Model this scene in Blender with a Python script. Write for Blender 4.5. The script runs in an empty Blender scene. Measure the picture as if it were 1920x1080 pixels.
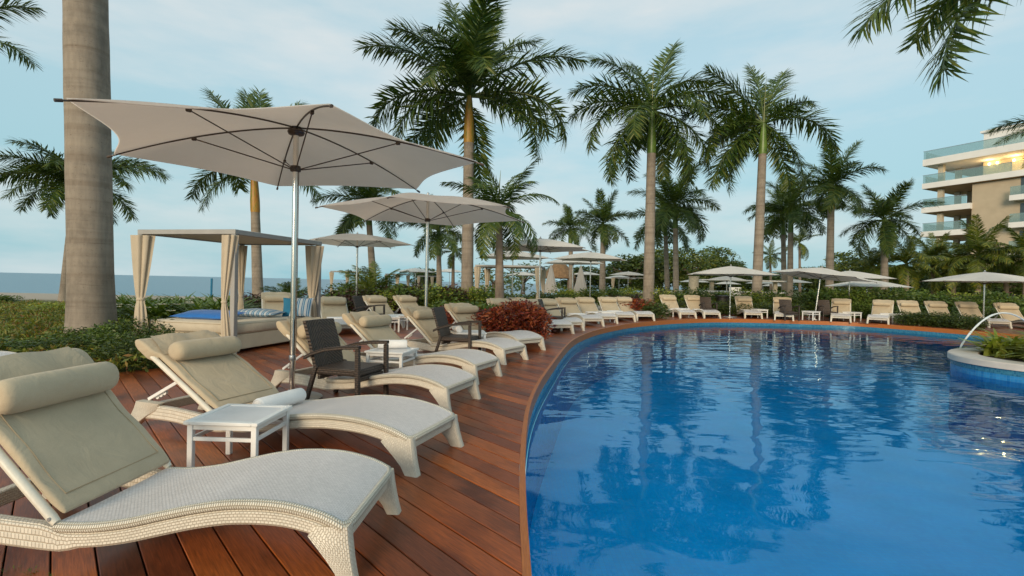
import bpy, bmesh, math, random
import numpy as np
from mathutils import Vector, Matrix

R = math.radians
sc = bpy.context.scene
COL = sc.collection

# ------------------------------------------------------------------ camera
F = 950.0
H = 1.25
cam_d = bpy.data.cameras.new('camera')
cam = bpy.data.objects.new('camera', cam_d)
COL.objects.link(cam)
cam_d.sensor_width = 36.0
cam_d.lens = 36.0 * F / 1920.0
cam_d.clip_start = 0.05
cam_d.clip_end = 20000
CM = Matrix.Rotation(R(90 - 0.56), 4, 'X') @ Matrix.Rotation(R(1.2), 4, 'Z')
cam.matrix_world = Matrix.Translation((0, 0, H)) @ CM
sc.camera = cam

# ------------------------------------------------------------------ world, sun, exposure
SUN_EL, SUN_AZ = 17.0, 200.0            # azimuth clockwise from +Y: behind the camera, over its left shoulder
w = bpy.data.worlds.new('World')
sc.world = w
w.use_nodes = True
nt = w.node_tree
for n in list(nt.nodes):
    nt.nodes.remove(n)
def wn(t, **k):
    n = nt.nodes.new(t)
    for a, b in k.items():
        setattr(n, a, b)
    return n
wout = wn('ShaderNodeOutputWorld')
wbg = wn('ShaderNodeBackground')
wbg.inputs['Strength'].default_value = 0.10
sky = wn('ShaderNodeTexSky', sky_type='NISHITA')
sky.sun_disc = False
sky.sun_elevation = R(SUN_EL)
sky.sun_rotation = R(SUN_AZ)
sky.air_density = 1.2
sky.dust_density = 1.0
sky.ozone_density = 1.5
# thin high overcast evening out the clear sky, with faint cloud streaks
veil = wn('ShaderNodeMixRGB', blend_type='MIX')
veil.inputs[0].default_value = 0.78
veil.inputs[2].default_value = (2.6, 3.7, 4.0, 1)
tc = wn('ShaderNodeTexCoord')
mp = wn('ShaderNodeMapping')
mp.inputs['Scale'].default_value = (1.4, 1.0, 5.0)
mp.inputs['Rotation'].default_value = (0.0, 0.22, 0.3)
cn = wn('ShaderNodeTexNoise')
cn.inputs['Scale'].default_value = 1.7
cn.inputs['Detail'].default_value = 6
cn.inputs['Roughness'].default_value = 0.55
cr = wn('ShaderNodeValToRGB')
cr.color_ramp.elements[0].position = 0.40
cr.color_ramp.elements[1].position = 0.70
cr.color_ramp.elements[0].color = (0, 0, 0, 1)
cr.color_ramp.elements[1].color = (0.66, 0.66, 0.66, 1)
cl = wn('ShaderNodeMixRGB', blend_type='MIX')
cl.inputs[2].default_value = (4.4, 4.35, 4.25, 1)
# dusky teal band low over the water, all the way round
sep = wn('ShaderNodeSeparateXYZ')
br = wn('ShaderNodeMapRange')
br.inputs['From Min'].default_value = 0.0
br.inputs['From Max'].default_value = 0.36
br.inputs['To Min'].default_value = 0.85
br.inputs['To Max'].default_value = 0.0
band = wn('ShaderNodeMixRGB', blend_type='MIX')
band.inputs[2].default_value = (1.42, 2.9, 3.35, 1)
L = nt.links.new
L(sky.outputs[0], veil.inputs[1])
L(tc.outputs['Generated'], mp.inputs[0])
L(mp.outputs[0], cn.inputs['Vector'])
L(cn.outputs['Fac'], cr.inputs[0])
L(tc.outputs['Generated'], sep.inputs[0])
L(sep.outputs['Z'], br.inputs['Value'])
L(br.outputs[0], band.inputs[0])
L(veil.outputs[0], band.inputs[1])
L(cr.outputs[0], cl.inputs[0])
L(band.outputs[0], cl.inputs[1])
L(cl.outputs[0], wbg.inputs['Color'])
L(wbg.outputs[0], wout.inputs[0])

sd = bpy.data.lights.new('sun', 'SUN')
sun = bpy.data.objects.new('sun', sd)
COL.objects.link(sun)
sd.energy = 1.5
sd.angle = R(20)
sd.color = (1.0, 0.81, 0.58)
sv = Vector((math.sin(R(SUN_AZ)) * math.cos(R(SUN_EL)), math.cos(R(SUN_AZ)) * math.cos(R(SUN_EL)), math.sin(R(SUN_EL))))
sun.rotation_euler = sv.to_track_quat('Z', 'Y').to_euler()
sc.view_settings.view_transform = 'Standard'
sc.view_settings.look = 'None'
sc.view_settings.exposure = 0.93
sc.view_settings.gamma = 1.0
sc.view_settings.use_curve_mapping = False

# ------------------------------------------------------------------ helpers
def ray(px, py):
    return CM.to_3x3() @ Vector(((px - 960) / F, -(py - 540) / F, -1))
def at(px, py, z=0.0):
    d = ray(px, py)
    t = (z - H) / d.z
    return Vector((d.x * t, d.y * t, z))
def atY(px, py, Y):
    d = ray(px, py)
    t = Y / d.y
    return Vector((d.x * t, Y, H + d.z * t))

def tag(o, label=None, cat=None, group=None, kind=None):
    if label: o['label'] = label
    if cat: o['category'] = cat
    if group: o['group'] = group
    if kind: o['kind'] = kind
    return o
def empty(name, loc=(0, 0, 0), rz=0.0):
    o = bpy.data.objects.new(name, None)
    COL.objects.link(o)
    o.empty_display_size = 0.1
    o.location = loc
    o.rotation_euler = (0, 0, rz)
    return o
KIDS = {}
def put(o, parent):
    if parent is not None:
        o.parent = parent
        KIDS.setdefault(parent.name, []).append(o)
    return o
def inst(name, me, parent=None, loc=(0, 0, 0), rot=(0, 0, 0), scale=(1, 1, 1)):
    o = bpy.data.objects.new(name, me)
    COL.objects.link(o)
    put(o, parent)
    o.location = loc
    o.rotation_euler = rot
    o.scale = scale
    return o
def copy_tree(o, parent=None):
    c = o.copy()
    COL.objects.link(c)
    if parent is not None:
        put(c, parent)
    for ch in KIDS.get(o.name, []):
        copy_tree(ch, c)
    return c

class MB:
    def __init__(s):
        s.v = []; s.f = []; s.uv = []
    def add(s, vs, fs, uvs=None):
        b = len(s.v)
        s.v.extend([tuple(p) for p in vs])
        for i, f in enumerate(fs):
            s.f.append([b + k for k in f])
            s.uv.append(uvs[i] if uvs else [(0, 0)] * len(f))
        return s
    def box(s, c, d, M=None, ch=0.0):
        """box of size d round c; ch is the chamfer"""
        hx, hy, hz = d[0] / 2, d[1] / 2, d[2] / 2
        if ch <= 0:
            vs = [Vector((x * hx, y * hy, z * hz)) for x in (-1, 1) for y in (-1, 1) for z in (-1, 1)]
            fs = [(0, 1, 3, 2), (4, 6, 7, 5), (0, 4, 5, 1), (2, 3, 7, 6), (0, 2, 6, 4), (1, 5, 7, 3)]
        else:
            bm = bmesh.new()
            bmesh.ops.create_cube(bm, size=1.0)
            for v in bm.verts:
                v.co = Vector((v.co.x * d[0], v.co.y * d[1], v.co.z * d[2]))
            bmesh.ops.bevel(bm, geom=list(bm.edges), offset=ch, segments=1, affect='EDGES', profile=0.5)
            bm.verts.index_update()
            vs = [v.co.copy() for v in bm.verts]
            fs = [[v.index for v in f.verts] for f in bm.faces]
            bm.free()
        if M is not None:
            vs = [M @ p for p in vs]
        c = Vector(c)
        uvs = []
        vs2 = [p + c for p in vs]
        for f in fs:
            n = (vs2[f[1]] - vs2[f[0]]).cross(vs2[f[2]] - vs2[f[0]])
            a = max(range(3), key=lambda k: abs(n[k]))
            i, j = [(1, 2), (0, 2), (0, 1)][a]
            uvs.append([(vs2[k][i], vs2[k][j]) for k in f])
        return s.add(vs2, fs, uvs)
    def bar(s, a, b, w_, h_, ch=0.0, up=(0, 0, 1)):
        a = Vector(a); b = Vector(b)
        x = (b - a)
        ln = x.length
        x.normalize()
        y = Vector(up).cross(x)
        if y.length < 1e-4:
            y = Vector((0, 1, 0)).cross(x)
        y.normalize()
        z = x.cross(y)
        M = Matrix((x, y, z)).transposed()
        return s.box((a + b) / 2, (ln, w_, h_), M, ch)
    def loft(s, rings, closed=True, cap=True, us=None):
        n = len(rings[0])
        vs = [p for r in rings for p in r]
        fs = []; uvs = []
        if us is None:
            us = [0.0]
            for i in range(1, len(rings)):
                a = sum((Vector(p) for p in rings[i]), Vector()) / n
                b = sum((Vector(p) for p in rings[i - 1]), Vector()) / n
                us.append(us[-1] + (a - b).length)
        per = [0.0]
        for k in range(1, n + 1):
            per.append(per[-1] + (Vector(rings[0][k % n]) - Vector(rings[0][k - 1])).length)
        m = n if closed else n - 1
        for i in range(len(rings) - 1):
            for k in range(m):
                k2 = (k + 1) % n
                fs.append((i * n + k, i * n + k2, (i + 1) * n + k2, (i + 1) * n + k))
                uvs.append([(us[i], per[k]), (us[i], per[k + 1]), (us[i + 1], per[k + 1]), (us[i + 1], per[k])])
        if cap and closed:
            fs.append(tuple(range(n - 1, -1, -1)))
            uvs.append([(0, 0)] * n)
            b = (len(rings) - 1) * n
            fs.append(tuple(b + k for k in range(n)))
            uvs.append([(0, 0)] * n)
        return s.add(vs, fs, uvs)
    def tube(s, pts, rad, n=8, cap=True):
        pts = [Vector(p) for p in pts]
        if not hasattr(rad, '__len__'):
            rad = [rad] * len(pts)
        rings = []
        ref = None
        for i, p in enumerate(pts):
            t = (pts[min(i + 1, len(pts) - 1)] - pts[max(i - 1, 0)]).normalized()
            if ref is None:
                ref = Vector((0, 0, 1)) if abs(t.z) < 0.9 else Vector((1, 0, 0))
            x = ref - t * ref.dot(t)
            x.normalize()
            ref = x
            y = t.cross(x)
            rings.append([p + (x * math.cos(2 * math.pi * k / n) + y * math.sin(2 * math.pi * k / n)) * rad[i] for k in range(n)])
        return s.loft(rings, True, cap)
    def lathe(s, prof, n=16, c=(0, 0, 0)):
        rings = [[(c[0] + r * math.cos(2 * math.pi * k / n), c[1] + r * math.sin(2 * math.pi * k / n), c[2] + z) for k in range(n)] for r, z in prof]
        return s.loft(rings)
    def grid(s, fn, nu, nv, flip=False):
        vs = []; uv = []
        for i in range(nu + 1):
            for j in range(nv + 1):
                p, q = fn(i / nu, j / nv)
                vs.append(p); uv.append(q)
        fs = []; uvs = []
        for i in range(nu):
            for j in range(nv):
                q = [i * (nv + 1) + j, (i + 1) * (nv + 1) + j, (i + 1) * (nv + 1) + j + 1, i * (nv + 1) + j + 1]
                if flip: q.reverse()
                fs.append(q); uvs.append([uv[k] for k in q])
        return s.add(vs, fs, uvs)
    def mesh(s, name, m, smooth=True, ang=38):
        me = bpy.data.meshes.new(name)
        me.from_pydata(s.v, [], s.f)
        uvl = me.uv_layers.new(name='UVMap')
        flat = [c for f in s.uv for p in f for c in p]
        uvl.data.foreach_set('uv', flat)
        for mm in (m if isinstance(m, (list, tuple)) else [m]):
            me.materials.append(mm)
        if smooth:
            me.shade_smooth()
            me.set_sharp_from_angle(angle=R(ang))
        me.update()
        return me
    def build(s, name, m, parent=None, smooth=True, ang=38):
        return inst(name, s.mesh(name, m, smooth, ang), parent)

def np_mesh(name, V, Fq, m, uv=None):
    """V (n,3), Fq (k,4) quads or (k,3) tris"""
    me = bpy.data.meshes.new(name)
    n, k = len(V), len(Fq)
    c = Fq.shape[1]
    me.vertices.add(n)
    me.vertices.foreach_set('co', np.asarray(V, dtype=np.float32).ravel())
    me.loops.add(k * c)
    me.loops.foreach_set('vertex_index', np.asarray(Fq, dtype=np.int32).ravel())
    me.polygons.add(k)
    me.polygons.foreach_set('loop_start', np.arange(0, k * c, c, dtype=np.int32))
    me.polygons.foreach_set('loop_total', np.full(k, c, dtype=np.int32))
    me.materials.append(m)
    me.update()
    me.validate()
    return me

# ------------------------------------------------------------------ materials
class NB:
    """a little node builder"""
    def __init__(s, name):
        s.m = bpy.data.materials.new(name)
        s.m.use_nodes = True
        s.t = s.m.node_tree
        s.p = s.t.nodes['Principled BSDF']
        s.out = s.t.nodes['Material Output']
    def n(s, typ, ins=None, **k):
        x = s.t.nodes.new(typ)
        for a, b in k.items(): setattr(x, a, b)
        for a, b in (ins or {}).items():
            if isinstance(b, bpy.types.NodeSocket): s.t.links.new(b, x.inputs[a])
            else: x.inputs[a].default_value = b
        return x
    def l(s, a, b): s.t.links.new(a, b)
    def noise(s, scale, detail=4, rough=0.5, vec=None, stretch=None, dist=0.0):
        if vec is None: vec = s.n('ShaderNodeTexCoord').outputs['Object']
        if stretch: vec = s.n('ShaderNodeMapping', {'Vector': vec, 'Scale': stretch}).outputs[0]
        return s.n('ShaderNodeTexNoise', {'Vector': vec, 'Scale': scale, 'Detail': detail, 'Roughness': rough, 'Distortion': dist}).outputs['Fac']
    def ramp(s, fac, stops):
        r = s.n('ShaderNodeValToRGB', {'Fac': fac})
        e = r.color_ramp.elements
        while len(e) < len(stops): e.new(0.5)
        for x, (p, c) in zip(e, stops):
            x.position = p
            x.color = (c[0], c[1], c[2], 1) if hasattr(c, '__len__') else (c, c, c, 1)
        return r.outputs[0]
    def mix(s, a, b, f, blend='MIX'):
        x = s.n('ShaderNodeMixRGB', blend_type=blend)
        for k, q in ((0, f), (1, a), (2, b)):
            if isinstance(q, bpy.types.NodeSocket): s.l(q, x.inputs[k])
            elif hasattr(q, '__len__'): x.inputs[k].default_value = (q[0], q[1], q[2], 1)
            else: x.inputs[k].default_value = q if k == 0 else (q, q, q, 1)
        return x.outputs[0]
    def math(s, op, a, b=0.0):
        x = s.n('ShaderNodeMath', operation=op)
        for k, q in ((0, a), (1, b)):
            if isinstance(q, bpy.types.NodeSocket): s.l(q, x.inputs[k])
            else: x.inputs[k].default_value = q
        return x.outputs[0]
    def bump(s, h, strength=0.4, dist=0.01, normal=None):
        b = s.n('ShaderNodeBump', {'Height': h, 'Strength': strength, 'Distance': dist})
        if normal is not None: s.l(normal, b.inputs['Normal'])
        s.l(b.outputs[0], s.p.inputs['Normal'])
        return b.outputs[0]
    def col(s, c):
        if isinstance(c, bpy.types.NodeSocket): s.l(c, s.p.inputs['Base Color'])
        else: s.p.inputs['Base Color'].default_value = (c[0], c[1], c[2], 1)
        return s
    def set(s, **k):
        for a, b in k.items(): s.p.inputs[a.replace('_', ' ')].default_value = b
        return s

def simple(name, c, rough=0.5, var=0.15, scale=6.0, metal=0.0, bump=0.0, bscale=60, spec=0.5):
    b = NB(name)
    nz = b.noise(scale, 5)
    lo = [x * (1 - var) for x in c]; hi = [min(1, x * (1 + var)) for x in c]
    b.col(b.ramp(nz, [(0.3, lo), (0.7, hi)]))
    b.set(Roughness=rough, Metallic=metal)
    b.p.inputs['Specular IOR Level'].default_value = spec
    if bump: b.bump(b.noise(bscale, 4), bump, 0.01)
    return b.m

def mat_plank():
    b = NB('deck_wood')
    oi = b.n('ShaderNodeObjectInfo')
    co = b.n('ShaderNodeTexCoord').outputs['Object']
    off = b.n('ShaderNodeVectorMath', {0: co}, operation='ADD')
    cx = b.n('ShaderNodeCombineXYZ', {'X': b.math('MULTIPLY', oi.outputs['Random'], 50.0), 'Y': b.math('MULTIPLY', oi.outputs['Random'], 31.0)})
    b.l(cx.outputs[0], off.inputs[1])
    v = off.outputs[0]
    grain = b.noise(14, 6, 0.62, v, (0.5, 9, 9), 0.6)
    fine = b.noise(60, 4, 0.6, v, (0.4, 8, 8))
    blot = b.noise(1.6, 5, 0.6, v, (0.7, 1.6, 1))
    base = b.ramp(oi.outputs['Random'], [(0.0, (0.15, 0.042, 0.017)), (0.25, (0.36, 0.086, 0.016)), (0.5, (0.21, 0.054, 0.019)), (0.75, (0.44, 0.115, 0.021)), (1.0, (0.27, 0.075, 0.028))])
    c = b.mix(base, b.ramp(grain, [(0.3, (0.42, 0.40, 0.40)), (0.7, (1.22, 1.18, 1.14))]), 0.9, 'MULTIPLY')
    c = b.mix(c, b.ramp(blot, [(0.34, (0.30, 0.25, 0.25)), (0.52, (1.0, 1.0, 1.0))]), 0.85, 'MULTIPLY')
    b.col(c)
    rr = b.n('ShaderNodeMapRange', {'Value': blot, 'To Min': 0.26, 'To Max': 0.52})
    b.l(rr.outputs[0], b.p.inputs['Roughness']); b.p.inputs['Specular IOR Level'].default_value = 0.42
    b.bump(b.mix(grain, fine, 0.4), 0.28, 0.004)
    return b.m

def mat_fascia():
    b = NB('fascia_wood')
    v = b.n('ShaderNodeTexCoord').outputs['UV']
    g = b.noise(8, 5, 0.6, v, (1.2, 22, 1))
    b.col(b.ramp(g, [(0.25, (0.27, 0.075, 0.014)), (0.75, (0.50, 0.155, 0.028))]))
    b.set(Roughness=0.42)
    b.bump(g, 0.2, 0.004)
    return b.m

def mat_wicker(name, c0, c1, bw=0.026, bh=0.011, rough=0.5, depth=0.006, chev=False, mort=0.2):
    b = NB(name)
    uv = b.n('ShaderNodeTexCoord').outputs['UV']
    if chev:
        s = b.n('ShaderNodeSeparateXYZ', {0: uv})
        ab = b.math('ABSOLUTE', s.outputs['X'])
        uv = b.n('ShaderNodeCombineXYZ', {'X': s.outputs['X'], 'Y': b.math('ADD', s.outputs['Y'], b.math('MULTIPLY', ab, 0.8))}).outputs[0]
    br = b.n('ShaderNodeTexBrick', {'Vector': uv, 'Scale': 1.0, 'Mortar Size': bh * mort, 'Mortar Smooth': 1.0, 'Brick Width': bw, 'Row Height': bh,
                                     'Color1': (*c1, 1), 'Color2': (*[x * 0.86 for x in c1], 1), 'Mortar': (*c0, 1)})
    nz = b.noise(2.2, 4)
    b.col(b.mix(br.outputs['Color'], b.ramp(nz, [(0.3, 0.86), (0.7, 1.0)]), 0.8, 'MULTIPLY'))
    inv = b.math('SUBTRACT', 1.0, br.outputs['Fac'])
    b.set(Roughness=rough)
    b.bump(inv, 0.75, depth)
    return b.m

def mat_fabric(name, c, rough=0.85, var=0.12, weave=900, bump=0.25, trans=0.0, folds=0.35):
    b = NB(name)
    co = b.n('ShaderNodeTexCoord').outputs['Object']
    nz = b.noise(3.5, 5, 0.6, co)
    fold = b.noise(5.0, 4, 0.5, co, (1, 1.3, 1), 1.2)
    wv = b.noise(weave, 2, 0.5, co)
    lo = [x * (1 - var) for x in c]; hi = [x * (1 + var) for x in c]
    b.col(b.mix(b.ramp(nz, [(0.3, lo), (0.7, hi)]), b.ramp(wv, [(0.35, 0.84), (0.65, 1.08)]), 0.7, 'MULTIPLY'))
    b.set(Roughness=rough)
    b.p.inputs['Sheen Weight'].default_value = 0.15
    b1 = b.n('ShaderNodeBump', {'Height': fold, 'Strength': folds, 'Distance': 0.03})
    b.bump(wv, bump, 0.002, b1.outputs[0])
    if trans:
        tr = b.n('ShaderNodeBsdfTranslucent', {'Color': (*hi, 1)})
        mx = b.n('ShaderNodeMixShader', {0: trans})
        b.l(b.p.outputs[0], mx.inputs[1]); b.l(tr.outputs[0], mx.inputs[2]); b.l(mx.outputs[0], b.out.inputs[0])
    return b.m

def mat_stripes(name, cols, per=0.10):
    b = NB(name)
    uv = b.n('ShaderNodeTexCoord').outputs['UV']
    s = b.n('ShaderNodeSeparateXYZ', {0: uv})
    fr = b.math('FRACT', b.math('DIVIDE', s.outputs['X'], per))
    r = b.n('ShaderNodeValToRGB', {'Fac': fr})
    r.color_ramp.interpolation = 'CONSTANT'
    e = r.color_ramp.elements
    while len(e) < len(cols): e.new(0.5)
    for x, (p, c) in zip(e, cols):
        x.position = p; x.color = (*c, 1)
    b.col(r.outputs[0]); b.set(Roughness=0.85)
    b.bump(b.noise(500, 2), 0.2, 0.002)
    return b.m

def mat_leaf(name, stops, rough=0.45, trans=0.25, spec=0.4):
    b = NB(name)
    g = b.n('ShaderNodeNewGeometry')
    big = b.noise(1.3, 3)
    f = b.mix(g.outputs['Random Per Island'], big, 0.45)
    f2 = b.n('ShaderNodeMapRange', {'Value': f, 'From Min': 0.12, 'From Max': 0.88}).outputs[0]
    c = b.ramp(f2, stops)
    b.col(c); b.set(Roughness=rough)
    b.p.inputs['Specular IOR Level'].default_value = spec
    tr = b.n('ShaderNodeBsdfTranslucent')
    b.l(b.mix(c, (1.3, 1.25, 0.5), 1.0, 'MULTIPLY'), tr.inputs['Color'])
    mx = b.n('ShaderNodeMixShader', {0: trans})
    b.l(b.p.outputs[0], mx.inputs[1]); b.l(tr.outputs[0], mx.inputs[2]); b.l(mx.outputs[0], b.out.inputs[0])
    return b.m

def mat_trunk(name, c):
    b = NB(name)
    co = b.n('ShaderNodeTexCoord').outputs['Object']
    wob = b.noise(1.2, 3, 0.5, co)
    s = b.n('ShaderNodeSeparateXYZ', {0: co})
    zz = b.math('ADD', s.outputs['Z'], b.math('MULTIPLY', wob, 0.12))
    rg = b.n('ShaderNodeTexNoise', {'W': b.math('MULTIPLY', zz, 4.2), 'Scale': 1.0, 'Detail': 3.0, 'Roughness': 0.6}, noise_dimensions='1D').outputs['Fac']
    blot = b.noise(2.2, 6, 0.65, co, (1, 1, 0.6))
    streak = b.noise(9, 5, 0.6, co, (2.2, 2.2, 0.35))
    spk = b.noise(26, 3, 0.6, co, (1, 1, 2.0))
    lo = [x * 0.62 for x in c]; hi = [x * 1.18 for x in c]
    k = b.ramp(blot, [(0.28, lo), (0.5, c), (0.75, hi)])
    k = b.mix(k, b.ramp(rg, [(0.32, (0.60, 0.52, 0.45)), (0.52, (1, 1, 1)), (0.7, (1.18, 1.16, 1.12))]), 0.42, 'MULTIPLY')
    k = b.mix(k, b.ramp(streak, [(0.3, 0.82), (0.6, 1.05)]), 0.7, 'MULTIPLY')
    k = b.mix(k, b.ramp(spk, [(0.28, (0.40, 0.33, 0.27)), (0.36, (1, 1, 1))]), 0.75, 'MULTIPLY')
    # thin leaf-scar rings
    fr = b.math('FRACT', b.math('MULTIPLY', zz, 2.6))
    ringm = b.ramp(fr, [(0.0, (0.66, 0.6, 0.55)), (0.035, (0.82, 0.8, 0.78)), (0.08, (1, 1, 1))])
    k = b.mix(k, ringm, b.ramp(b.noise(3.0, 3, 0.5, co), [(0.46, 0.0), (0.66, 0.85)]), 'MULTIPLY')
    b.col(k); b.set(Roughness=0.85)
    b1 = b.n('ShaderNodeBump', {'Height': rg, 'Strength': 0.35, 'Distance': 0.03})
    b.bump(b.mix(spk, streak, 0.5), 0.4, 0.012, b1.outputs[0])
    return b.m

def mat_water():
    b = NB('pool_water')
    t = b.t
    co = b.n('ShaderNodeTexCoord').outputs['Object']
    n1 = b.noise(0.75, 2.0, 0.5, co, (1, 1.25, 1), 0.6)
    n2 = b.noise(1.9, 1.0, 0.5, co, (0.7, 1.5, 1), 0.8)
    n3 = b.noise(7.0, 2.0, 0.5, co, (0.7, 1.5, 1), 0.4)
    dpt = b.n('ShaderNodeSeparateXYZ', {0: co}).outputs['Y']
    rip = b.n('ShaderNodeMapRange', {'Value': dpt, 'From Min': 3.5, 'From Max': 9.0, 'To Min': 0.22, 'To Max': 1.0}).outputs[0]   # breeze: calmer in the lee of the near edge
    h = b.math('ADD', b.math('MULTIPLY', n1, 0.022), b.math('MULTIPLY', n2, b.math('MULTIPLY', rip, 0.0095)))
    h = b.math('ADD', h, b.math('MULTIPLY', n3, b.math('MULTIPLY', rip, 0.0010)))
    bp = b.n('ShaderNodeBump', {'Height': h, 'Strength': 1.0, 'Distance': 1.0})
    fr = b.n('ShaderNodeFresnel', {'IOR': 1.33}); b.l(bp.outputs[0], fr.inputs['Normal'])
    gl = b.n('ShaderNodeBsdfGlossy', {'Color': (0.66, 0.90, 1, 1), 'Roughness': 0.005}); b.l(bp.outputs[0], gl.inputs['Normal'])
    tr = b.n('ShaderNodeBsdfTransparent', {'Color': (0.48, 0.90, 1.0, 1)})
    mx = b.n('ShaderNodeMixShader')
    b.l(fr.outputs[0], mx.inputs[0]); b.l(tr.outputs[0], mx.inputs[1]); b.l(gl.outputs[0], mx.inputs[2])
    b.l(mx.outputs[0], b.out.inputs[0])
    return b.m

def mat_mosaic(name, c0, c1, size=0.05, rough=0.25):
    b = NB(name)
    uv = b.n('ShaderNodeTexCoord').outputs['UV']
    br = b.n('ShaderNodeTexBrick', {'Vector': uv, 'Scale': 1.0, 'Mortar Size': size * 0.05, 'Mortar Smooth': 0.3, 'Brick Width': size, 'Row Height': size, 'Bias': 0.0,
                                     'Color1': (*c0, 1), 'Color2': (*c1, 1), 'Mortar': (*[x * 0.8 + 0.04 for x in c1], 1)}, offset=0.0)
    nz = b.noise(1.2, 4)
    b.col(b.mix(br.outputs['Color'], b.ramp(nz, [(0.3, 0.85), (0.7, 1.1)]), 0.8, 'MULTIPLY')); b.set(Roughness=rough)
    b.bump(b.math('SUBTRACT', 1.0, br.outputs['Fac']), 0.3, 0.002)
    return b.m

def emit(name, c, s):
    b = NB(name)
    b.col(c)
    b.p.inputs['Emission Color'].default_value = (*c, 1)
    b.p.inputs['Emission Strength'].default_value = s
    return b.m

M = {}
M['plank'] = mat_plank()
M['fascia'] = mat_fascia()
M['wicker'] = mat_wicker('white_wicker', (0.63, 0.55, 0.42), (0.80, 0.73, 0.61), 0.021, 0.0125, 0.5, 0.005)
M['weave'] = mat_wicker('white_seat_weave', (0.50, 0.45, 0.42), (0.83, 0.77, 0.74), 0.021, 0.0105, 0.5, 0.003)
M['base_cream'] = simple('cream_base', (0.66, 0.56, 0.40), 0.6, 0.08, 4)
M['rope'] = mat_wicker('rope_edge', (0.42, 0.36, 0.26), (0.78, 0.73, 0.62), 0.013, 0.02, 0.55, 0.006)
M['cream_paint'] = simple('cream_metal_tube', (0.72, 0.67, 0.56), 0.4, 0.1, 9, 0, 0.15, 40)
M['cushion'] = mat_fabric('beige_canvas', (0.49, 0.40, 0.27), 0.85, 0.10, 700, 0.25, 0, 0.4)
M['piping'] = mat_fabric('piping', (0.38, 0.29, 0.175), 0.85)
M['white_paint'] = simple('white_paint', (0.80, 0.79, 0.76), 0.35, 0.04, 8)
M['table_top'] = simple('table_panel', (0.72, 0.70, 0.69), 0.30, 0.05, 8)
M['towel'] = mat_fabric('white_towel', (0.84, 0.83, 0.81), 0.95, 0.04, 350, 0.6)
M['dark_wicker'] = mat_wicker('dark_wicker', (0.016, 0.011, 0.008), (0.092, 0.064, 0.046), 0.10, 0.036, 0.45, 0.010, True, 0.34)
M['dark_wicker2'] = mat_wicker('dark_wicker_straight', (0.018, 0.012, 0.009), (0.08, 0.056, 0.041), 0.05, 0.022, 0.5, 0.006, False, 0.3)
M['steel'] = simple('polished_steel', (0.72, 0.68, 0.62), 0.20, 0.05, 5, 1.0)
M['galv'] = simple('brushed_plate', (0.42, 0.43, 0.43), 0.42, 0.12, 8, 0.8)
M['rib'] = simple('bronze_rib', (0.085, 0.060, 0.045), 0.45, 0.1, 8, 0.3)
M['canopy'] = mat_fabric('umbrella_canvas', (0.80, 0.73, 0.66), 0.9, 0.05, 500, 0.1, 0.62, 0.12)
M['canopy_white'] = mat_fabric('pale_umbrella_canvas', (0.82, 0.77, 0.70), 0.9, 0.05, 500, 0.1, 0.28, 0.12)
M['grey_frame'] = simple('grey_frame', (0.34, 0.33, 0.31), 0.5, 0.06, 5)
M['curtain'] = mat_fabric('curtain', (0.64, 0.54, 0.40), 0.9, 0.08, 400, 0.2, 0.2, 0.2)
M['mattress'] = mat_fabric('mattress_canvas', (0.56, 0.48, 0.36), 0.88, 0.08, 500)
M['blue'] = mat_fabric('blue_canvas', (0.010, 0.14, 0.46), 0.85, 0.12, 500)
M['teal'] = mat_fabric('teal_canvas', (0.012, 0.15, 0.27), 0.85, 0.12, 500)
M['stripe'] = mat_stripes('striped_canvas', [(0.0, (0.42, 0.48, 0.52)), (0.28, (0.03, 0.13, 0.28)), (0.42, (0.30, 0.42, 0.5)), (0.62, (0.035, 0.17, 0.33)), (0.8, (0.46, 0.50, 0.52))])
M['trunk'] = mat_trunk('royal_trunk', (0.265, 0.222, 0.175))
M['trunk2'] = mat_trunk('coconut_trunk', (0.25, 0.19, 0.14))
M['shaft_green'] = simple('green_crownshaft', (0.10, 0.17, 0.03), 0.4, 0.35, 3)
def mat_shaft():
    b = NB('orange_crownshaft')
    nz = b.noise(2.0, 4, 0.6, None, (3, 3, 0.6))
    b.col(b.ramp(nz, [(0.36, (0.10, 0.16, 0.025)), (0.5, (0.42, 0.22, 0.03)), (0.68, (0.33, 0.12, 0.025))])); b.set(Roughness=0.5)
    return b.m
M['shaft_orange'] = mat_shaft()
M['bark'] = simple('bark', (0.16, 0.12, 0.085), 0.9, 0.3, 5, 0, 0.5, 20)
M['frond'] = mat_leaf('royal_frond', [(0.0, (0.015, 0.038, 0.009)), (0.35, (0.046, 0.094, 0.018)), (0.7, (0.105, 0.150, 0.025)), (1.0, (0.21, 0.21, 0.042))])
M['frond_lime'] = mat_leaf('coconut_frond', [(0.0, (0.04, 0.07, 0.012)), (0.4, (0.09, 0.135, 0.02)), (0.75, (0.19, 0.21, 0.026)), (1.0, (0.36, 0.27, 0.04))])
M['rachis'] = simple('frond_stalk', (0.13, 0.15, 0.04), 0.5, 0.2, 4)
M['leaf_green'] = mat_leaf('shrub_leaf', [(0.0, (0.030, 0.055, 0.012)), (0.45, (0.085, 0.145, 0.024)), (1.0, (0.20, 0.25, 0.04))])
M['leaf_dark'] = mat_leaf('dark_leaf', [(0.0, (0.018, 0.032, 0.009)), (0.5, (0.052, 0.088, 0.018)), (1.0, (0.13, 0.155, 0.03))])
M['leaf_lime'] = mat_leaf('lime_leaf', [(0.0, (0.10, 0.14, 0.016)), (0.5, (0.27, 0.33, 0.04)), (1.0, (0.46, 0.46, 0.10))])
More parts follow.
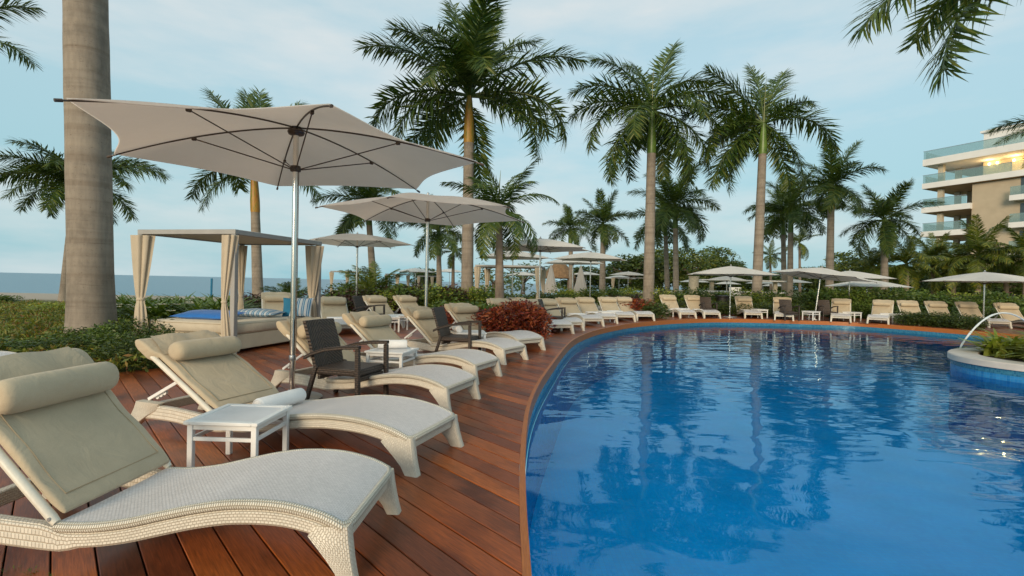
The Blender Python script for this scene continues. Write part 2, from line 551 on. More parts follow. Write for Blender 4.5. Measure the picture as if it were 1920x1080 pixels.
M['leaf_red'] = mat_leaf('croton_leaf', [(0.0, (0.04, 0.022, 0.014)), (0.28, (0.12, 0.026, 0.018)), (0.55, (0.28, 0.045, 0.020)), (0.78, (0.46, 0.12, 0.035)), (0.93, (0.42, 0.22, 0.12)), (1.0, (0.06, 0.085, 0.02))], 0.4, 0.2)
M['leaf_plum'] = mat_leaf('plum_leaf', [(0.0, (0.020, 0.014, 0.013)), (0.6, (0.065, 0.025, 0.025)), (1.0, (0.13, 0.06, 0.04))])
M['leaf_cover'] = mat_leaf('cover_leaf', [(0.0, (0.04, 0.055, 0.012)), (0.3, (0.10, 0.135, 0.022)), (0.6, (0.19, 0.215, 0.03)), (0.78, (0.23, 0.15, 0.034)), (0.9, (0.25, 0.085, 0.03)), (1.0, (0.36, 0.32, 0.06))], 0.5, 0.25)
M['leaf_tree'] = mat_leaf('tree_leaf', [(0.0, (0.025, 0.046, 0.012)), (0.4, (0.070, 0.115, 0.024)), (0.75, (0.15, 0.18, 0.036)), (1.0, (0.26, 0.21, 0.055))])
M['petal'] = simple('white_petal', (0.75, 0.73, 0.62), 0.6, 0.05)
M['soil'] = simple('soil', (0.075, 0.050, 0.032), 0.95, 0.35, 3, 0, 0.5, 30)
M['coping'] = simple('pale_stone', (0.56, 0.50, 0.44), 0.7, 0.10, 4, 0, 0.25, 50)
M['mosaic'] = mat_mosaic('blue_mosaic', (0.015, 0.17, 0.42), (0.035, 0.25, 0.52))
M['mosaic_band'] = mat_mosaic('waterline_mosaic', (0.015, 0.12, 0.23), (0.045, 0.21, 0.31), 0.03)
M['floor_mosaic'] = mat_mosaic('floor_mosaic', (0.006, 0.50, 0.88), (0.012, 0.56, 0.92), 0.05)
M['water'] = mat_water()
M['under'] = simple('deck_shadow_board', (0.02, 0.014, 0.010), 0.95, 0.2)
M['wall_tan'] = simple('tan_stucco', (0.46, 0.375, 0.265), 0.9, 0.06, 1.2, 0, 0.4, 9)
M['slab'] = simple('white_slab', (0.74, 0.72, 0.69), 0.8, 0.05, 0.8)
M['soffit'] = simple('timber_soffit', (0.40, 0.24, 0.11), 0.7, 0.15, 2)
def mat_glass(name, c, a):
    b = NB(name)
    b.p.inputs['Roughness'].default_value = 0.05
    b.col(c)
    tr = b.n('ShaderNodeBsdfTransparent', {'Color': (0.80, 0.9, 0.9, 1)})
    mx = b.n('ShaderNodeMixShader', {0: a})
    b.l(tr.outputs[0], mx.inputs[1]); b.l(b.p.outputs[0], mx.inputs[2]); b.l(mx.outputs[0], b.out.inputs[0])
    return b.m
M['glass'] = mat_glass('balustrade_glass', (0.30, 0.42, 0.43), 0.35)
M['window'] = simple('window_glass', (0.05, 0.07, 0.08), 0.06, 0.1)
M['lit'] = emit('lit_lamp', (1.0, 0.72, 0.30), 6.0)
M['lit_room'] = emit('lit_room', (1.0, 0.62, 0.25), 0.28)
M['thatch'] = simple('thatch', (0.20, 0.12, 0.06), 0.95, 0.3, 4, 0, 0.8, 25)
M['stone'] = simple('stone_pillar', (0.50, 0.44, 0.33), 0.85, 0.15, 6, 0, 0.5, 12)
M['jet'] = mat_glass('water_jet', (0.90, 0.92, 0.92), 0.75)
M['bin'] = simple('dark_bin', (0.035, 0.028, 0.025), 0.5, 0.2)

# ------------------------------------------------------------------ setting: pool outline in metres on the ground
edge_px = [(985, 1080), (979, 990), (977, 910), (978, 850), (981, 810), (988, 765), (1000, 733), (1015, 707), (1035, 680), (1057, 652),
           (1080, 633), (1117, 619), (1155, 611), (1192, 605.5), (1255, 600.5), (1310, 598.3), (1360, 597.8), (1430, 599), (1508, 601.2), (1597, 604.5),
           (1686, 610.2), (1804, 619), (1905, 627)]
raw = [Vector((0.10, -3.0)), Vector((0.10, -0.5)), Vector((0.085, 1.0))] + [at(*p).xy for p in edge_px]
last = raw[-1]
raw += [Vector((last.x + 0.5, last.y - 1.6)), Vector((last.x + 0.9, last.y - 4)), Vector((last.x + 0.8, last.y - 7.5)), Vector((last.x - 0.5, last.y - 12)), Vector((last.x - 4, last.y - 16.5)), Vector((5.0, -4.4)), Vector((1.5, -4.2))]
def catmull(P, closed, k):
    out = []
    n = len(P)
    for i in range(n if closed else n - 1):
        p0 = P[(i - 1) % n] if closed or i > 0 else P[0]
        p1 = P[i]; p2 = P[(i + 1) % n]
        p3 = P[(i + 2) % n] if closed or i + 2 < n else P[-1]
        for j in range(k):
            t = j / k
            out.append(0.5 * ((2 * p1) + (p2 - p0) * t + (2 * p0 - 5 * p1 + 4 * p2 - p3) * t * t + (3 * p1 - p0 - 3 * p2 + p3) * t ** 3))
    if not closed: out.append(P[-1].copy())
    return out
pool = catmull(raw, True, 5)
def resample(P, step):
    P = P + [P[0]]
    out = []; acc = 0.0
    for a, b in zip(P[:-1], P[1:]):
        d = (b - a).length
        while acc <= d:
            out.append(a + (b - a) * (acc / max(d, 1e-9))); acc += step
        acc -= d
    return out
pool = resample(pool, 0.2)
for _ in range(3):
    pool = [(pool[i - 1] + pool[i] * 2 + pool[(i + 1) % len(pool)]) / 4 for i in range(len(pool))]
def offset(P, d):
    out = []
    n = len(P)
    for i in range(n):
        t = (P[(i + 1) % n] - P[i - 1]).normalized()
        out.append(P[i] + Vector((t.y, -t.x)) * d)      # the outline runs clockwise seen from above: right-hand side is the pool
    return out
ca = sum(P.x * Q.y - Q.x * P.y for P, Q in zip(pool, pool[1:] + pool[:1])) / 2
INS = 1 if ca < 0 else -1
pool_in = offset(pool, 0.028 * INS)
WATER_Z = -0.25
FLOOR_Z = -1.45

def ribbon(poly, z0, z1, flip=False):
    mb = MB()
    n = len(poly)
    u = 0.0
    for i in range(n):
        a, b = poly[i], poly[(i + 1) % n]
        d = (b - a).length
        q = [(a.x, a.y, z0), (b.x, b.y, z0), (b.x, b.y, z1), (a.x, a.y, z1)]
        uv = [(u, z0), (u + d, z0), (u + d, z1), (u, z1)]
        if flip: q.reverse(); uv.reverse()
        mb.add(q, [(0, 1, 2, 3)], [uv]); u += d
    return mb
def fill(poly, z, name, m, kind='structure'):
    mb = MB()
    mb.add([(p.x, p.y, z) for p in poly], [tuple(range(len(poly)))], [[(p.x, p.y) for p in poly]])
    me = mb.mesh(name, m, False)
    bm = bmesh.new(); bm.from_mesh(me)
    bmesh.ops.triangulate(bm, faces=bm.faces[:])
    for f in bm.faces:
        if f.normal.z < 0: f.normal_flip()
    bm.to_mesh(me); bm.free()
    return inst(name, me)

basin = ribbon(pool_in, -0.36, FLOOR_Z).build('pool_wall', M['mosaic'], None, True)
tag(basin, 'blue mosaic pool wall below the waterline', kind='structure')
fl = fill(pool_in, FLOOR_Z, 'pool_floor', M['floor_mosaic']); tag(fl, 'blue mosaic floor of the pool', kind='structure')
wt = fill(offset(pool_in, 0.004 * INS), WATER_Z, 'pool_water', M['water']); tag(wt, 'blue rippled water filling the curved pool', kind='structure')
bandm = ribbon(offset(pool_in, -0.006 * INS), -0.10, -0.362).build('pool_tile_band', M['mosaic_band'], basin, True)
# fascia board: a bent timber face round the pool edge, 28 mm thick and 140 mm deep
mb = MB()
n = len(pool)
o0 = offset(pool, -0.012 * INS)
u = 0
rings = []
for i in range(n + 1):
    a, b = o0[i % n], pool_in[i % n]
    rings.append([(a.x, a.y, -0.14), (a.x, a.y, 0.004), (b.x, b.y, 0.004), (b.x, b.y, -0.14)])
mb.loft(rings, True, False)
fas = mb.build('pool_edging', M['fascia'], None, True, 30); tag(fas, 'bent orange timber fascia round the pool', kind='structure')

# ------------------------------------------------------------------ deck: planks cut one by one to the deck outline
U = Vector((-0.671, 0.742)).normalized()
Vv = Vector((U.y, -U.x))
outer = [Vector((p.x, p.y)) for p in offset(pool, -0.013 * INS)]
# keep the pool-edge stretch from behind the camera to the far right
i0 = min(range(n), key=lambda i: (outer[i] - Vector((0.1, -1.6))).length)
i1 = min(range(n), key=lambda i: (outer[i] - Vector((last.x + 0.85, last.y - 5))).length)
seq = []
i = i0
step = 1 if ((i1 - i0) % n) and (outer[(i0 + 1) % n].y > outer[i0].y) else -1
while i != i1:
    seq.append(outer[i]); i = (i + step) % n
seq.append(outer[i1])
e = seq[-1]
deck_poly = seq + [Vector((21.5, e.y)), Vector((22.5, 16.0)), Vector((21.5, 21.8)), Vector((15.0, 24.2)), Vector((9, 24.6)), Vector((5.0, 23.2)), Vector((2.6, 20.3)),
                   Vector((1.2, 18.2)), Vector((-2, 18.5)), Vector((-5.2, 17.4)), Vector((-7.6, 15.2)), Vector((-7.7, 12.6)), Vector((-5.2, 9.0)), Vector((-4.7, 6.9)),
                   Vector((-5.3, 6.05)), Vector((-7.5, 5.7)), Vector((-8.5, 4.8)), Vector((-8.5, -1.6))]
def crossings(v):
    out = []
    m = len(deck_poly)
    for k in range(m):
        a, b = deck_poly[k], deck_poly[(k + 1) % m]
        va, vb = a.dot(Vv), b.dot(Vv)
        if (va - v) * (vb - v) < 0:
            t = (v - va) / (vb - va)
            out.append((a + (b - a) * t).dot(U))
    return sorted(out)
deck = empty('timber_deck')
deck['kind'] = 'structure'; deck['label'] = 'red brown timber deck of narrow planks round the pool'
PITCH, GAP = 0.15, 0.007
vs_ = [p.dot(Vv) for p in deck_poly]
rows = []
k0, k1 = int(min(vs_) / PITCH) - 1, int(max(vs_) / PITCH) + 1
random.seed(4)
for k in range(k0, k1):
    va, vb = k * PITCH + GAP / 2, (k + 1) * PITCH - GAP / 2
    ca_, cb_, cm_ = crossings(va), crossings(vb), crossings((va + vb) / 2)
    if len(cm_) < 2: continue
    if len(ca_) != len(cm_): ca_ = cm_
    if len(cb_) != len(cm_): cb_ = cm_
    for j in range(0, len(cm_) - 1, 2):
        q0, q1 = cm_[j], cm_[j + 1]
        if q1 - q0 > 5.5:      # a butt joint somewhere along a long row
            m_ = q0 + (q1 - q0) * (0.25 + 0.5 * random.random())
            rows.append((va, vb, ca_[j], m_ - 0.002, cb_[j], m_ - 0.002)); rows.append((va, vb, m_ + 0.002, ca_[j + 1], m_ + 0.002, cb_[j + 1]))
        else:
            rows.append((va, vb, ca_[j], ca_[j + 1], cb_[j], cb_[j + 1]))
def plank_shape(mb, va, vb, a0, a1, b0, b1, z=0.0, th=0.024):
    P = [U * a0 + Vv * va, U * a1 + Vv * va, U * b1 + Vv * vb, U * b0 + Vv * vb]
    c = 0.003
    ctr = sum(P, Vector((0, 0))) / 4
    du = (U * 1.0)
    top = []
    for i, p in enumerate(P):
        s = Vv * (c if i < 2 else -c)
        top.append(p + s)
    vs = [(p.x, p.y, z - th) for p in P] + [(p.x, p.y, z - c) for p in P] + [(p.x, p.y, z) for p in top]
    fs = [(4, 5, 9, 8), (5, 6, 10, 9), (6, 7, 11, 10), (7, 4, 8, 11), (8, 9, 10, 11), (0, 1, 5, 4), (1, 2, 6, 5), (2, 3, 7, 6), (3, 0, 4, 7)]
    mb.add(vs, [f[::-1] for f in fs])
rows.sort(key=lambda r: min((U * (r[2] + (r[3] - r[2]) * t) + Vv * r[0]).length if (U * (r[2] + (r[3] - r[2]) * t) + Vv * r[0]).y > 0.5 else 99 for t in (0, .2, .4, .6, .8, 1)))
rest = MB()
Mrot = Matrix((( U.x, Vv.x * -1, 0), (U.y, Vv.y * -1, 0), (0, 0, 1)))
for q, (va, vb, a0, a1, b0, b1) in enumerate(rows):
    if q < 298:
        # each plank is built in its own frame (x along the grain) so the grain runs with it
        ctr = (U * (a0 + a1) / 2 + Vv * (va + vb) / 2)
        mb = MB(); plank_shape(mb, va, vb, a0, a1, b0, b1, random.uniform(-0.0012, 0.0012))
        inv = Mrot.inverted()
        mb.v = [tuple(inv @ (Vector(p) - Vector((ctr.x, ctr.y, 0)))) for p in mb.v]
        o = mb.build('plank', M['plank'], deck, False)
        o.matrix_local = Matrix.Translation((ctr.x, ctr.y, 0)) @ Mrot.to_4x4()
    else:
        plank_shape(rest, va, vb, a0, a1, b0, b1)
if rest.v:
    o = rest.build('plank_ends', M['plank'], deck, False); o['kind'] = 'stuff'
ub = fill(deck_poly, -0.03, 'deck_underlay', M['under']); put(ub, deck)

# ------------------------------------------------------------------ ground, beach, sea
def mat_ground():
    b = NB('ground')
    co = b.n('ShaderNodeTexCoord').outputs['Object']
    nz = b.noise(0.5, 6, 0.6, co); n2 = b.noise(9, 5, 0.6, co)
    lawn = b.ramp(n2, [(0.3, (0.06, 0.075, 0.016)), (0.7, (0.15, 0.165, 0.03))])
    lawn = b.mix(lawn, (0.13, 0.10, 0.045), b.ramp(nz, [(0.45, 0.0), (0.7, 0.7)]))
    sand = b.ramp(n2, [(0.3, (0.34, 0.27, 0.20)), (0.7, (0.44, 0.36, 0.27))])
    at_ = b.n('ShaderNodeAttribute', attribute_name='sand')
    b.col(b.mix(lawn, sand, at_.outputs['Fac'])); b.set(Roughness=0.95)
    b.bump(n2, 0.5, 0.03)
    return b.m
M['ground'] = mat_ground()
def coast(x): return 58.0 if x < 5 else 58.0 + (x - 5) * 3.0
def hole(x, y): return False
xs = [-900, -400, -200, -120] + list(range(-80, 81, 2)) + [120, 200, 400, 900]
ys = [-120, -40, -20] + list(range(-10, 40, 2)) + [42, 44, 46, 48, 50, 52, 54, 56, 58, 60, 62, 65, 70, 80, 100, 140, 200, 300, 500, 900]
gv = []; gs = []
for x in xs:
    for y in ys:
        d = coast(x) - y
        z = -0.055
        if d < 34: z -= (34 - max(d, 0)) * 0.029
        if d < 0: z += d * 0.05
        gv.append((x, y, max(z, -6)))
        gs.append(min(1, max(0, (34 - d) / 3.0)))
gf = []
ny = len(ys)
pb = [(min(p.x for p in pool), max(p.x for p in pool)), (min(p.y for p in pool), max(p.y for p in pool))]
def in_pool(x, y, P=pool):
    c = False
    for i in range(len(P)):
        a, b = P[i], P[i - 1]
        if (a.y > y) != (b.y > y) and x < (b.x - a.x) * (y - a.y) / (b.y - a.y) + a.x: c = not c
    return c
for i in range(len(xs) - 1):
    for j in range(ny - 1):
        # the pool basin is dug out of the sheet; the deck hides the ragged rim
        if -8 < xs[i] < 20 and -8 < ys[j] < 24:
            if any(in_pool(xs[i] + 2 * a, ys[j] + 2 * b_) for a in (0, .25, .5, .75, 1) for b_ in (0, .25, .5, .75, 1)): continue
        gf.append((i * ny + j, (i + 1) * ny + j, (i + 1) * ny + j + 1, i * ny + j + 1))
me = bpy.data.meshes.new('ground'); me.from_pydata(gv, [], gf)
a_ = me.attributes.new('sand', 'FLOAT', 'POINT'); a_.data.foreach_set('value', gs)
me.materials.append(M['ground']); me.shade_smooth()
g = inst('ground', me); tag(g, 'lawn and sand running down to the shore', kind='structure')
def mat_sea():
    b = NB('sea_water')
    co = b.n('ShaderNodeTexCoord').outputs['Object']
    n1 = b.noise(0.35, 5, 0.6, co, (1, 2.5, 1))
    b.col(b.ramp(n1, [(0.3, (0.045, 0.14, 0.20)), (0.7, (0.065, 0.18, 0.24))])); b.set(Roughness=0.32)
    b.bump(n1, 0.5, 0.25)
    return b.m
M['sea'] = mat_sea()
mb = MB(); mb.add([(-9000, 50, -1.0), (9000, 50, -1.0), (9000, 12000, -1.0), (-9000, 12000, -1.0)], [(0, 1, 2, 3)])
s = mb.build('sea', M['sea'], None, False); tag(s, 'flat grey blue sea out to the horizon', kind='structure')

# ------------------------------------------------------------------ foliage builders
def leaves_np(P, N, size, aspect, rng, droop=0.3, pointed=True):
    """P positions, N outward normals -> leaf mesh arrays: each leaf a pointed four-corner blade folded at its base"""
    n = len(P)
    rnd = rng.normal(size=(n, 3))
    d = N + rnd * 0.75
    d[:, 2] -= droop * rng.random(n)
    d /= np.linalg.norm(d, axis=1)[:, None] + 1e-9
    s = np.cross(d, rng.normal(size=(n, 3)))
    s /= np.linalg.norm(s, axis=1)[:, None] + 1e-9
    L_ = (size * (0.6 + 0.8 * rng.random(n)))[:, None]
    W_ = L_ * aspect
    a = P - d * L_ * 0.5
    b = P + s * W_ * 0.5
    c = P + d * L_ * 0.5
    e_ = P - s * W_ * 0.5
    V = np.stack([a, b, c, e_], axis=1).reshape(-1, 3)
    Fq = np.arange(4 * n).reshape(-1, 4)
    return V, Fq
def dome_points(n, rng, lumps=7, flat=0.0):
    """points over a lumpy half-ellipsoid of unit diameter and unit height (base at z=0)"""
    C = []
    for _ in range(lumps):
        th = rng.random() * 6.283; r = 0.28 * math.sqrt(rng.random())
        C.append((r * math.cos(th), r * math.sin(th), 0.30 + 0.34 * rng.random(), 0.20 + 0.12 * rng.random()))
    C = np.array(C)
    k = rng.integers(0, lumps, n)
    d = rng.normal(size=(n, 3)); d /= np.linalg.norm(d, axis=1)[:, None]
    rad = C[k, 3] * (0.55 + 0.5 * rng.random(n))
    P = C[k, :3] + d * rad[:, None] * np.array([1, 1, 1.25])
    low = P[:, 2] < 0.02
    P[low, 2] = 0.02 + 0.3 * rng.random(low.sum())
    return P, d
SHRUB = {}
def shrub_mesh(kind, var):
    key = (kind, var)
    if key in SHRUB: return SHRUB[key]
    rng = np.random.default_rng(hash(kind) % 1 + var * 17 + len(kind) * 131)
    spec = {'green': (1500, 0.085, 0.45, M['leaf_green']), 'dark': (1900, 0.060, 0.5, M['leaf_dark']), 'lime': (1900, 0.055, 0.5, M['leaf_lime']),
            'croton': (3400, 0.085, 0.36, M['leaf_red']), 'plum': (1500, 0.09, 0.35, M['leaf_plum'])}
    if kind == 'strap':
        # arching strap leaves from one base
        V = []; Fq = []
        for i in range(120):
            th = rng.random() * 6.283; e0 = R(45 + 45 * rng.random()); ln = 0.55 + 0.5 * rng.random(); wd = 0.02 + 0.016 * rng.random()
            bx, by = rng.normal(size=2) * 0.11
            d = np.array([math.cos(th), math.sin(th)]); sd_ = np.array([-d[1], d[0]])
            p = np.array([bx, by]); z = 0.0; base = len(V)
            e1 = e0
            for q in range(5):
                ww = wd * (1.0, 1.15, 1.0, 0.7, 0.06)[q]
                V.append((p[0] + sd_[0] * ww, p[1] + sd_[1] * ww, z)); V.append((p[0] - sd_[0] * ww, p[1] - sd_[1] * ww, z))
                p = p + d * math.cos(e1) * ln / 4; z += math.sin(e1) * ln / 4; e1 -= R(14 + 16 * rng.random())
            for q in range(4):
                Fq.append((base + 2 * q, base + 2 * q + 1, base + 2 * q + 3, base + 2 * q + 2))
        me = np_mesh('strap_leaves', np.array(V), np.array(Fq), M['leaf_green'] if var < 2 else M['leaf_lime'])
    else:
        nl, sz, asp, m = spec[kind]
        P, N = dome_points(nl, rng, 9)
        V, Fq = leaves_np(P, N, sz, asp, rng)
        me = np_mesh(kind + '_leaves', V, Fq, m)
    SHRUB[key] = me
    return me
VARN = [0]
def shrub(name, label, x, y, wd, ht, kind, z=-0.06, cat='shrub', group=None, var=None):
    VARN[0] += 1
    v = (VARN[0] % 2) if var is None else var
    o = inst(name, shrub_mesh(kind, v), None, (x, y, z), (0, 0, VARN[0] * 1.3), (wd, wd, ht))
    tag(o, label, cat, group)
    return o
def plant_bed(name, label, cat, at_, group=None):
    root = empty(name, at_); tag(root, label, cat, group); return root
def bush(root, name, x, y, wd, ht, kind, z=-0.06, var=None):
    VARN[0] += 1
    v = (VARN[0] % 2) if var is None else var
    return inst(name, shrub_mesh(kind, v), root, (x - root.location.x, y - root.location.y, z - root.location.z), (0, 0, VARN[0] * 1.3), (wd, wd, ht))
def pxX(px, Y, py=560): return atY(px, py, Y).x

# ------------------------------------------------------------------ palm fronds
FRONDS = {}
def frond_mesh(kind, bend, var):
    key = (kind, bend, var)
    if key in FRONDS: return FRONDS[key]
    rng = random.Random(bend * 13 + var * 7 + len(kind))
    m = M['frond_lime'] if kind == 'coconut' else M['frond']
    ns = 22
    pts = []; th = 0.0; p = Vector((0, 0, 0))
    tang = []
    for i in range(ns + 1):
        pts.append(p.copy()); t = Vector((math.cos(th), 0, math.sin(th))); tang.append(t)
        p = p + t / ns
        th -= R(bend) / ns * (0.45 + 1.1 * i / ns)
    def cur(s):
        f = min(s, 0.9999) * ns; i = int(f); a = f - i
        return pts[i].lerp(pts[i + 1], a), tang[i].lerp(tang[i + 1], a).normalized()
    mb = MB()
    mb.tube([pts[i] for i in range(0, ns + 1, 2)], [0.0125 * (1 - 0.9 * i / ns) + 0.0015 for i in range(0, ns + 1, 2)], 5)
    nleaf = 130 if kind == 'royal' else 70
    for side in (-1, 1):
        for k in range(nleaf):
            s = 0.10 + 0.90 * (k + rng.random() * 0.7) / nleaf
            o, t = cur(s)
            nrm = t.cross(Vector((0, 1, 0))) * -1
            nrm = Vector((-t.z, 0, t.x))
            env = min(1.0, (s - 0.04) / 0.16) * (1.0 - (0.50 if kind == 'royal' else 0.62) * max(0, (s - 0.42) / 0.58) ** 1.8)
            ln = (0.265 if kind == 'royal' else 0.25) * env * (0.85 + 0.3 * rng.random())
            a = R(24 + 26 * s + rng.uniform(-9, 9))
            tilt = R(rng.uniform(-42, 40)) if kind == 'royal' else R(rng.uniform(-22, 8))
            sidev = Vector((0, side, 0)) * math.cos(tilt) + nrm * math.sin(tilt)
            d = sidev * math.cos(a) + t * math.sin(a)
            wdt = (0.0062 if kind == 'royal' else 0.0075) * (0.7 + 0.5 * env)
            wv = d.cross(nrm).normalized()
            if rng.random() < 0.5: wv = (wv + nrm * rng.uniform(-0.8, 0.8)).normalized()
            dr = -nrm * (0.34 if kind == 'royal' else 0.5)
            q0 = o; q1 = o + d * ln * 0.5 + dr * ln * 0.07; q2 = o + d * ln * 0.93 + dr * ln * 0.42
            vs = [q0 + wv * wdt * 0.5, q0 - wv * wdt * 0.5, q1 + wv * wdt, q1 - wv * wdt, q2]
            mb.add(vs, [(0, 1, 3, 2), (2, 3, 4)])
    me = mb.mesh('frond', m, False)
    FRONDS[key] = me
    return me

TRUNKS = {}
def palm(name, label, base, crown, rb, rt, shaft, Lf, kind='royal', shaft_m='shaft_green', spec=None, seed=0, group='palms round the pool', nf=16, sway=0.0, cat='palm tree', lean=0.0):
    """base, crown: world points; shaft: length of the crownshaft; spec: list of (azimuth, elevation, bend, length factor); azimuth 0 = +X, 90 = away"""
    rng = random.Random(seed)
    root = empty(name, base)
    tag(root, label, cat, group)
    base = Vector(base); crown = Vector(crown)
    if seed != 1: rb *= 0.88; rt *= 0.86
    top = crown - base
    up = top.normalized()
    st = top - up * shaft
    mb = MB()
    N = 26
    rings = []
    for i in range(N + 1):
        t = i / N
        c = st * t + Vector((math.sin(t * 3.1416) * sway, 0, 0))
        belly = 0.05 * math.exp(-((t - 0.42) / 0.3) ** 2)
        r = (rb + (rt - rb) * min(1, t * 1.05)) * (1 + belly) + rb * 0.26 * math.exp(-t * st.length / 0.5)
        r *= 1 + rng.uniform(-0.012, 0.012)
        rings.append([c + Vector((math.cos(2 * math.pi * k / 18), math.sin(2 * math.pi * k / 18), 0)) * r for k in range(18)])
    mb.loft(rings)
    mb.build('trunk', M['trunk'] if kind == 'royal' else M['trunk2'], root)
    if shaft > 0.15:
        mb = MB()
        prof = [(0, 1.01), (0.04, 1.06), (0.25, 1.06), (0.6, 0.86), (0.85, 0.66), (1.0, 0.52)]
        mb.loft([[st + up * shaft * t + Vector((math.cos(2 * math.pi * k / 14), math.sin(2 * math.pi * k / 14), 0)) * rt * f for k in range(14)] for t, f in prof])
        mb.build('crownshaft', M[shaft_m], root)
    if spec is None:
        spec = []
        n1, n2, n3 = int(nf * 0.26), int(nf * 0.34), nf - int(nf * 0.26) - int(nf * 0.34)
        a0 = rng.random() * 360
        for i in range(n1): spec.append((a0 + i * 360 / n1 + rng.uniform(-20, 20), rng.uniform(58, 80), rng.choice((25, 55)), rng.uniform(0.8, 0.95)))
        for i in range(n2): spec.append((a0 + 30 + i * 360 / n2 + rng.uniform(-18, 18), rng.uniform(24, 46), rng.choice((55, 85)), rng.uniform(0.9, 1.05)))
        for i in range(n3): spec.append((a0 + 10 + i * 360 / n3 + rng.uniform(-18, 18), rng.uniform(-34, 14), rng.choice((55, 85, 110)), rng.uniform(0.8, 1.0)))
    for i, (az, el, bend, f) in enumerate(spec):
        rot = (Matrix.Rotation(R(az), 4, 'Z') @ Matrix.Rotation(R(-el), 4, 'Y') @ Matrix.Rotation(R(rng.uniform(-25, 25)), 4, 'X')).to_euler()
        inst('frond', frond_mesh(kind, bend, i % 2), root, top, rot, (Lf * f,) * 3)
    if shaft > 0.15:
        mb = MB(); mb.tube([top - up * 0.1, top + up * Lf * 0.28, top + up * Lf * 0.55 + Vector((0.05, 0, 0))], [0.035, 0.022, 0.004], 5)
        mb.build('spear_leaf', M['rachis'], root)
    return root

def P2(px, Y, py=None, z=-0.06):
    v = atY(px, 560 if py is None else py, Y); return Vector((v.x, Y, z))
# the great trunk by the garden
b0 = at(173, 642); b0.z = -0.06
c0 = atY(161, 0, b0.y); dz = (c0.z - b0.z)
palm('royal_palm', 'massive pale palm trunk rising out of the frame beside the canopied daybed', b0, b0 + (c0 - b0) / dz * 13.5, 0.335, 0.295, 1.6, 4.2, seed=1, nf=14)
palm('royal_palm', 'palm half hidden behind the massive pale trunk, by the beach', P2(120, 24), atY(143, 335, 24), 0.22, 0.19, 1.3, 3.8, seed=12,
     spec=[(180, 22, 55, 1), (0, 24, 55, 1.05), (200, 10, 55, .95), (165, 30, 55, .9), (20, 32, 55, .95), (-15, 12, 55, 1.0), (185, -10, 55, .8), (-5, -12, 55, .9), (90, 62, 55, .7), (120, 45, 55, .8), (60, 45, 55, .8), (270, 40, 55, .8), (240, 25, 55, .85), (300, 22, 55, .9), (10, -30, 55, .7), (170, -32, 55, .6), (255, -5, 55, .8), (290, -15, 55, .8)])
palm('royal_palm', 'palm with orange crownshaft behind the canopied daybed', P2(484, 27), atY(476, 310, 27), 0.30, 0.26, 2.5, 5.2, shaft_m='shaft_orange',
     spec=[(160, 62, 25, 1.0), (120, 72, 25, .95), (100, 76, 25, 0.95), (60, 66, 25, 0.95), (35, 58, 55, 1.0), (20, 48, 25, 0.85), (190, 50, 85, 0.95), (175, 5, 85, 0.8), (200, -25, 55, 0.7), (-60, 40, 85, .9), (-120, 30, 85, .9), (-10, 5, 85, .8), (80, 40, 55, 1), (140, 20, 85, 0.9)])
palm('royal_palm', 'tallest palm, orange crownshaft, its crown cut by the top of the picture', P2(876, 20), atY(880, 180, 20), 0.27, 0.23, 1.85, 4.9, shaft_m='shaft_orange',
     spec=[(170, 47, 55, 1.05), (8, 43, 55, 1.05), (155, 62, 55, 0.95), (115, 76, 25, 1.0), (60, 74, 25, 1.0), (85, 82, 25, 0.95), (25, 64, 55, 0.9), (250, 50, 85, 0.75), (280, 60, 55, 0.9), (182, 14, 110, 0.95), (205, -2, 110, 0.85), (-6, 12, 110, 1.02), (-22, -10, 85, 0.9), (165, -20, 85, .75), (70, -62, 25, .75), (120, 10, 85, .9), (40, 20, 85, .9), (285, 38, 110, .72), (250, 30, 110, .7)], seed=3)
palm('royal_palm', 'tall palm with bright green crownshaft at the far bend of the deck', P2(1216, 25), atY(1223, 208, 25), 0.30, 0.25, 2.1, 4.6,
     spec=[(172, 44, 85, 0.95), (150, 66, 55, 1.0), (55, 68, 25, 1.05), (8, 40, 85, 1.0), (30, 58, 85, .9), (100, 74, 55, 0.85), (182, 20, 85, 1.0), (195, 8, 110, 0.98), (200, -28, 85, 0.95), (165, -42, 55, .9), (235, 5, 110, 0.8), (-8, 18, 110, .95), (-20, -18, 85, .95), (-45, -38, 55, .85), (20, -35, 55, .9), (300, 22, 110, .8), (60, -20, 85, .85), (120, -25, 85, .85), (90, 15, 85, .8), (75, 45, 85, .8)], seed=4)
palm('royal_palm', 'tall palm with a slim trunk standing among the far loungers', P2(1418, 25), atY(1432, 232, 25), 0.26, 0.22, 1.5, 4.3,
     spec=[(150, 58, 25, 0.95), (50, 58, 25, 1.05), (40, 40, 55, 0.9), (165, 34, 85, 1.0), (185, 8, 110, 1.0), (192, -30, 55, .98), (170, -45, 55, .9), (6, 24, 110, 1.08), (-18, -38, 55, .85), (20, -45, 55, .8), (110, -20, 85, .8), (95, 80, 25, .8), (80, 40, 85, .8), (100, 30, 85, .9), (130, 10, 85, .9), (70, 20, 85, .9), (300, 30, 85, .7)], seed=5)
palm('coconut_palm', 'short feathery palm in front of the tallest palm, among red crotons', P2(938, 15.5), atY(936, 392, 15.5), 0.16, 0.12, 0.5, 2.15, kind='feather', seed=6, nf=19)
palm('royal_palm', 'medium palm between the two tallest poolside palms, thin pale trunk', P2(1268, 40), atY(1266, 388, 40), 0.26, 0.22, 1.7, 4.2, seed=21, nf=17)
palm('royal_palm', 'palm leaning just behind the medium thin pale trunk', P2(1252, 47), atY(1247, 412, 47), 0.26, 0.22, 1.5, 4.0, seed=22, nf=14)
palm('royal_palm', 'front palm of the close pair beside the tilted umbrella', P2(1481, 42), atY(1483, 395, 42), 0.27, 0.23, 1.8, 3.7, seed=23, nf=17)
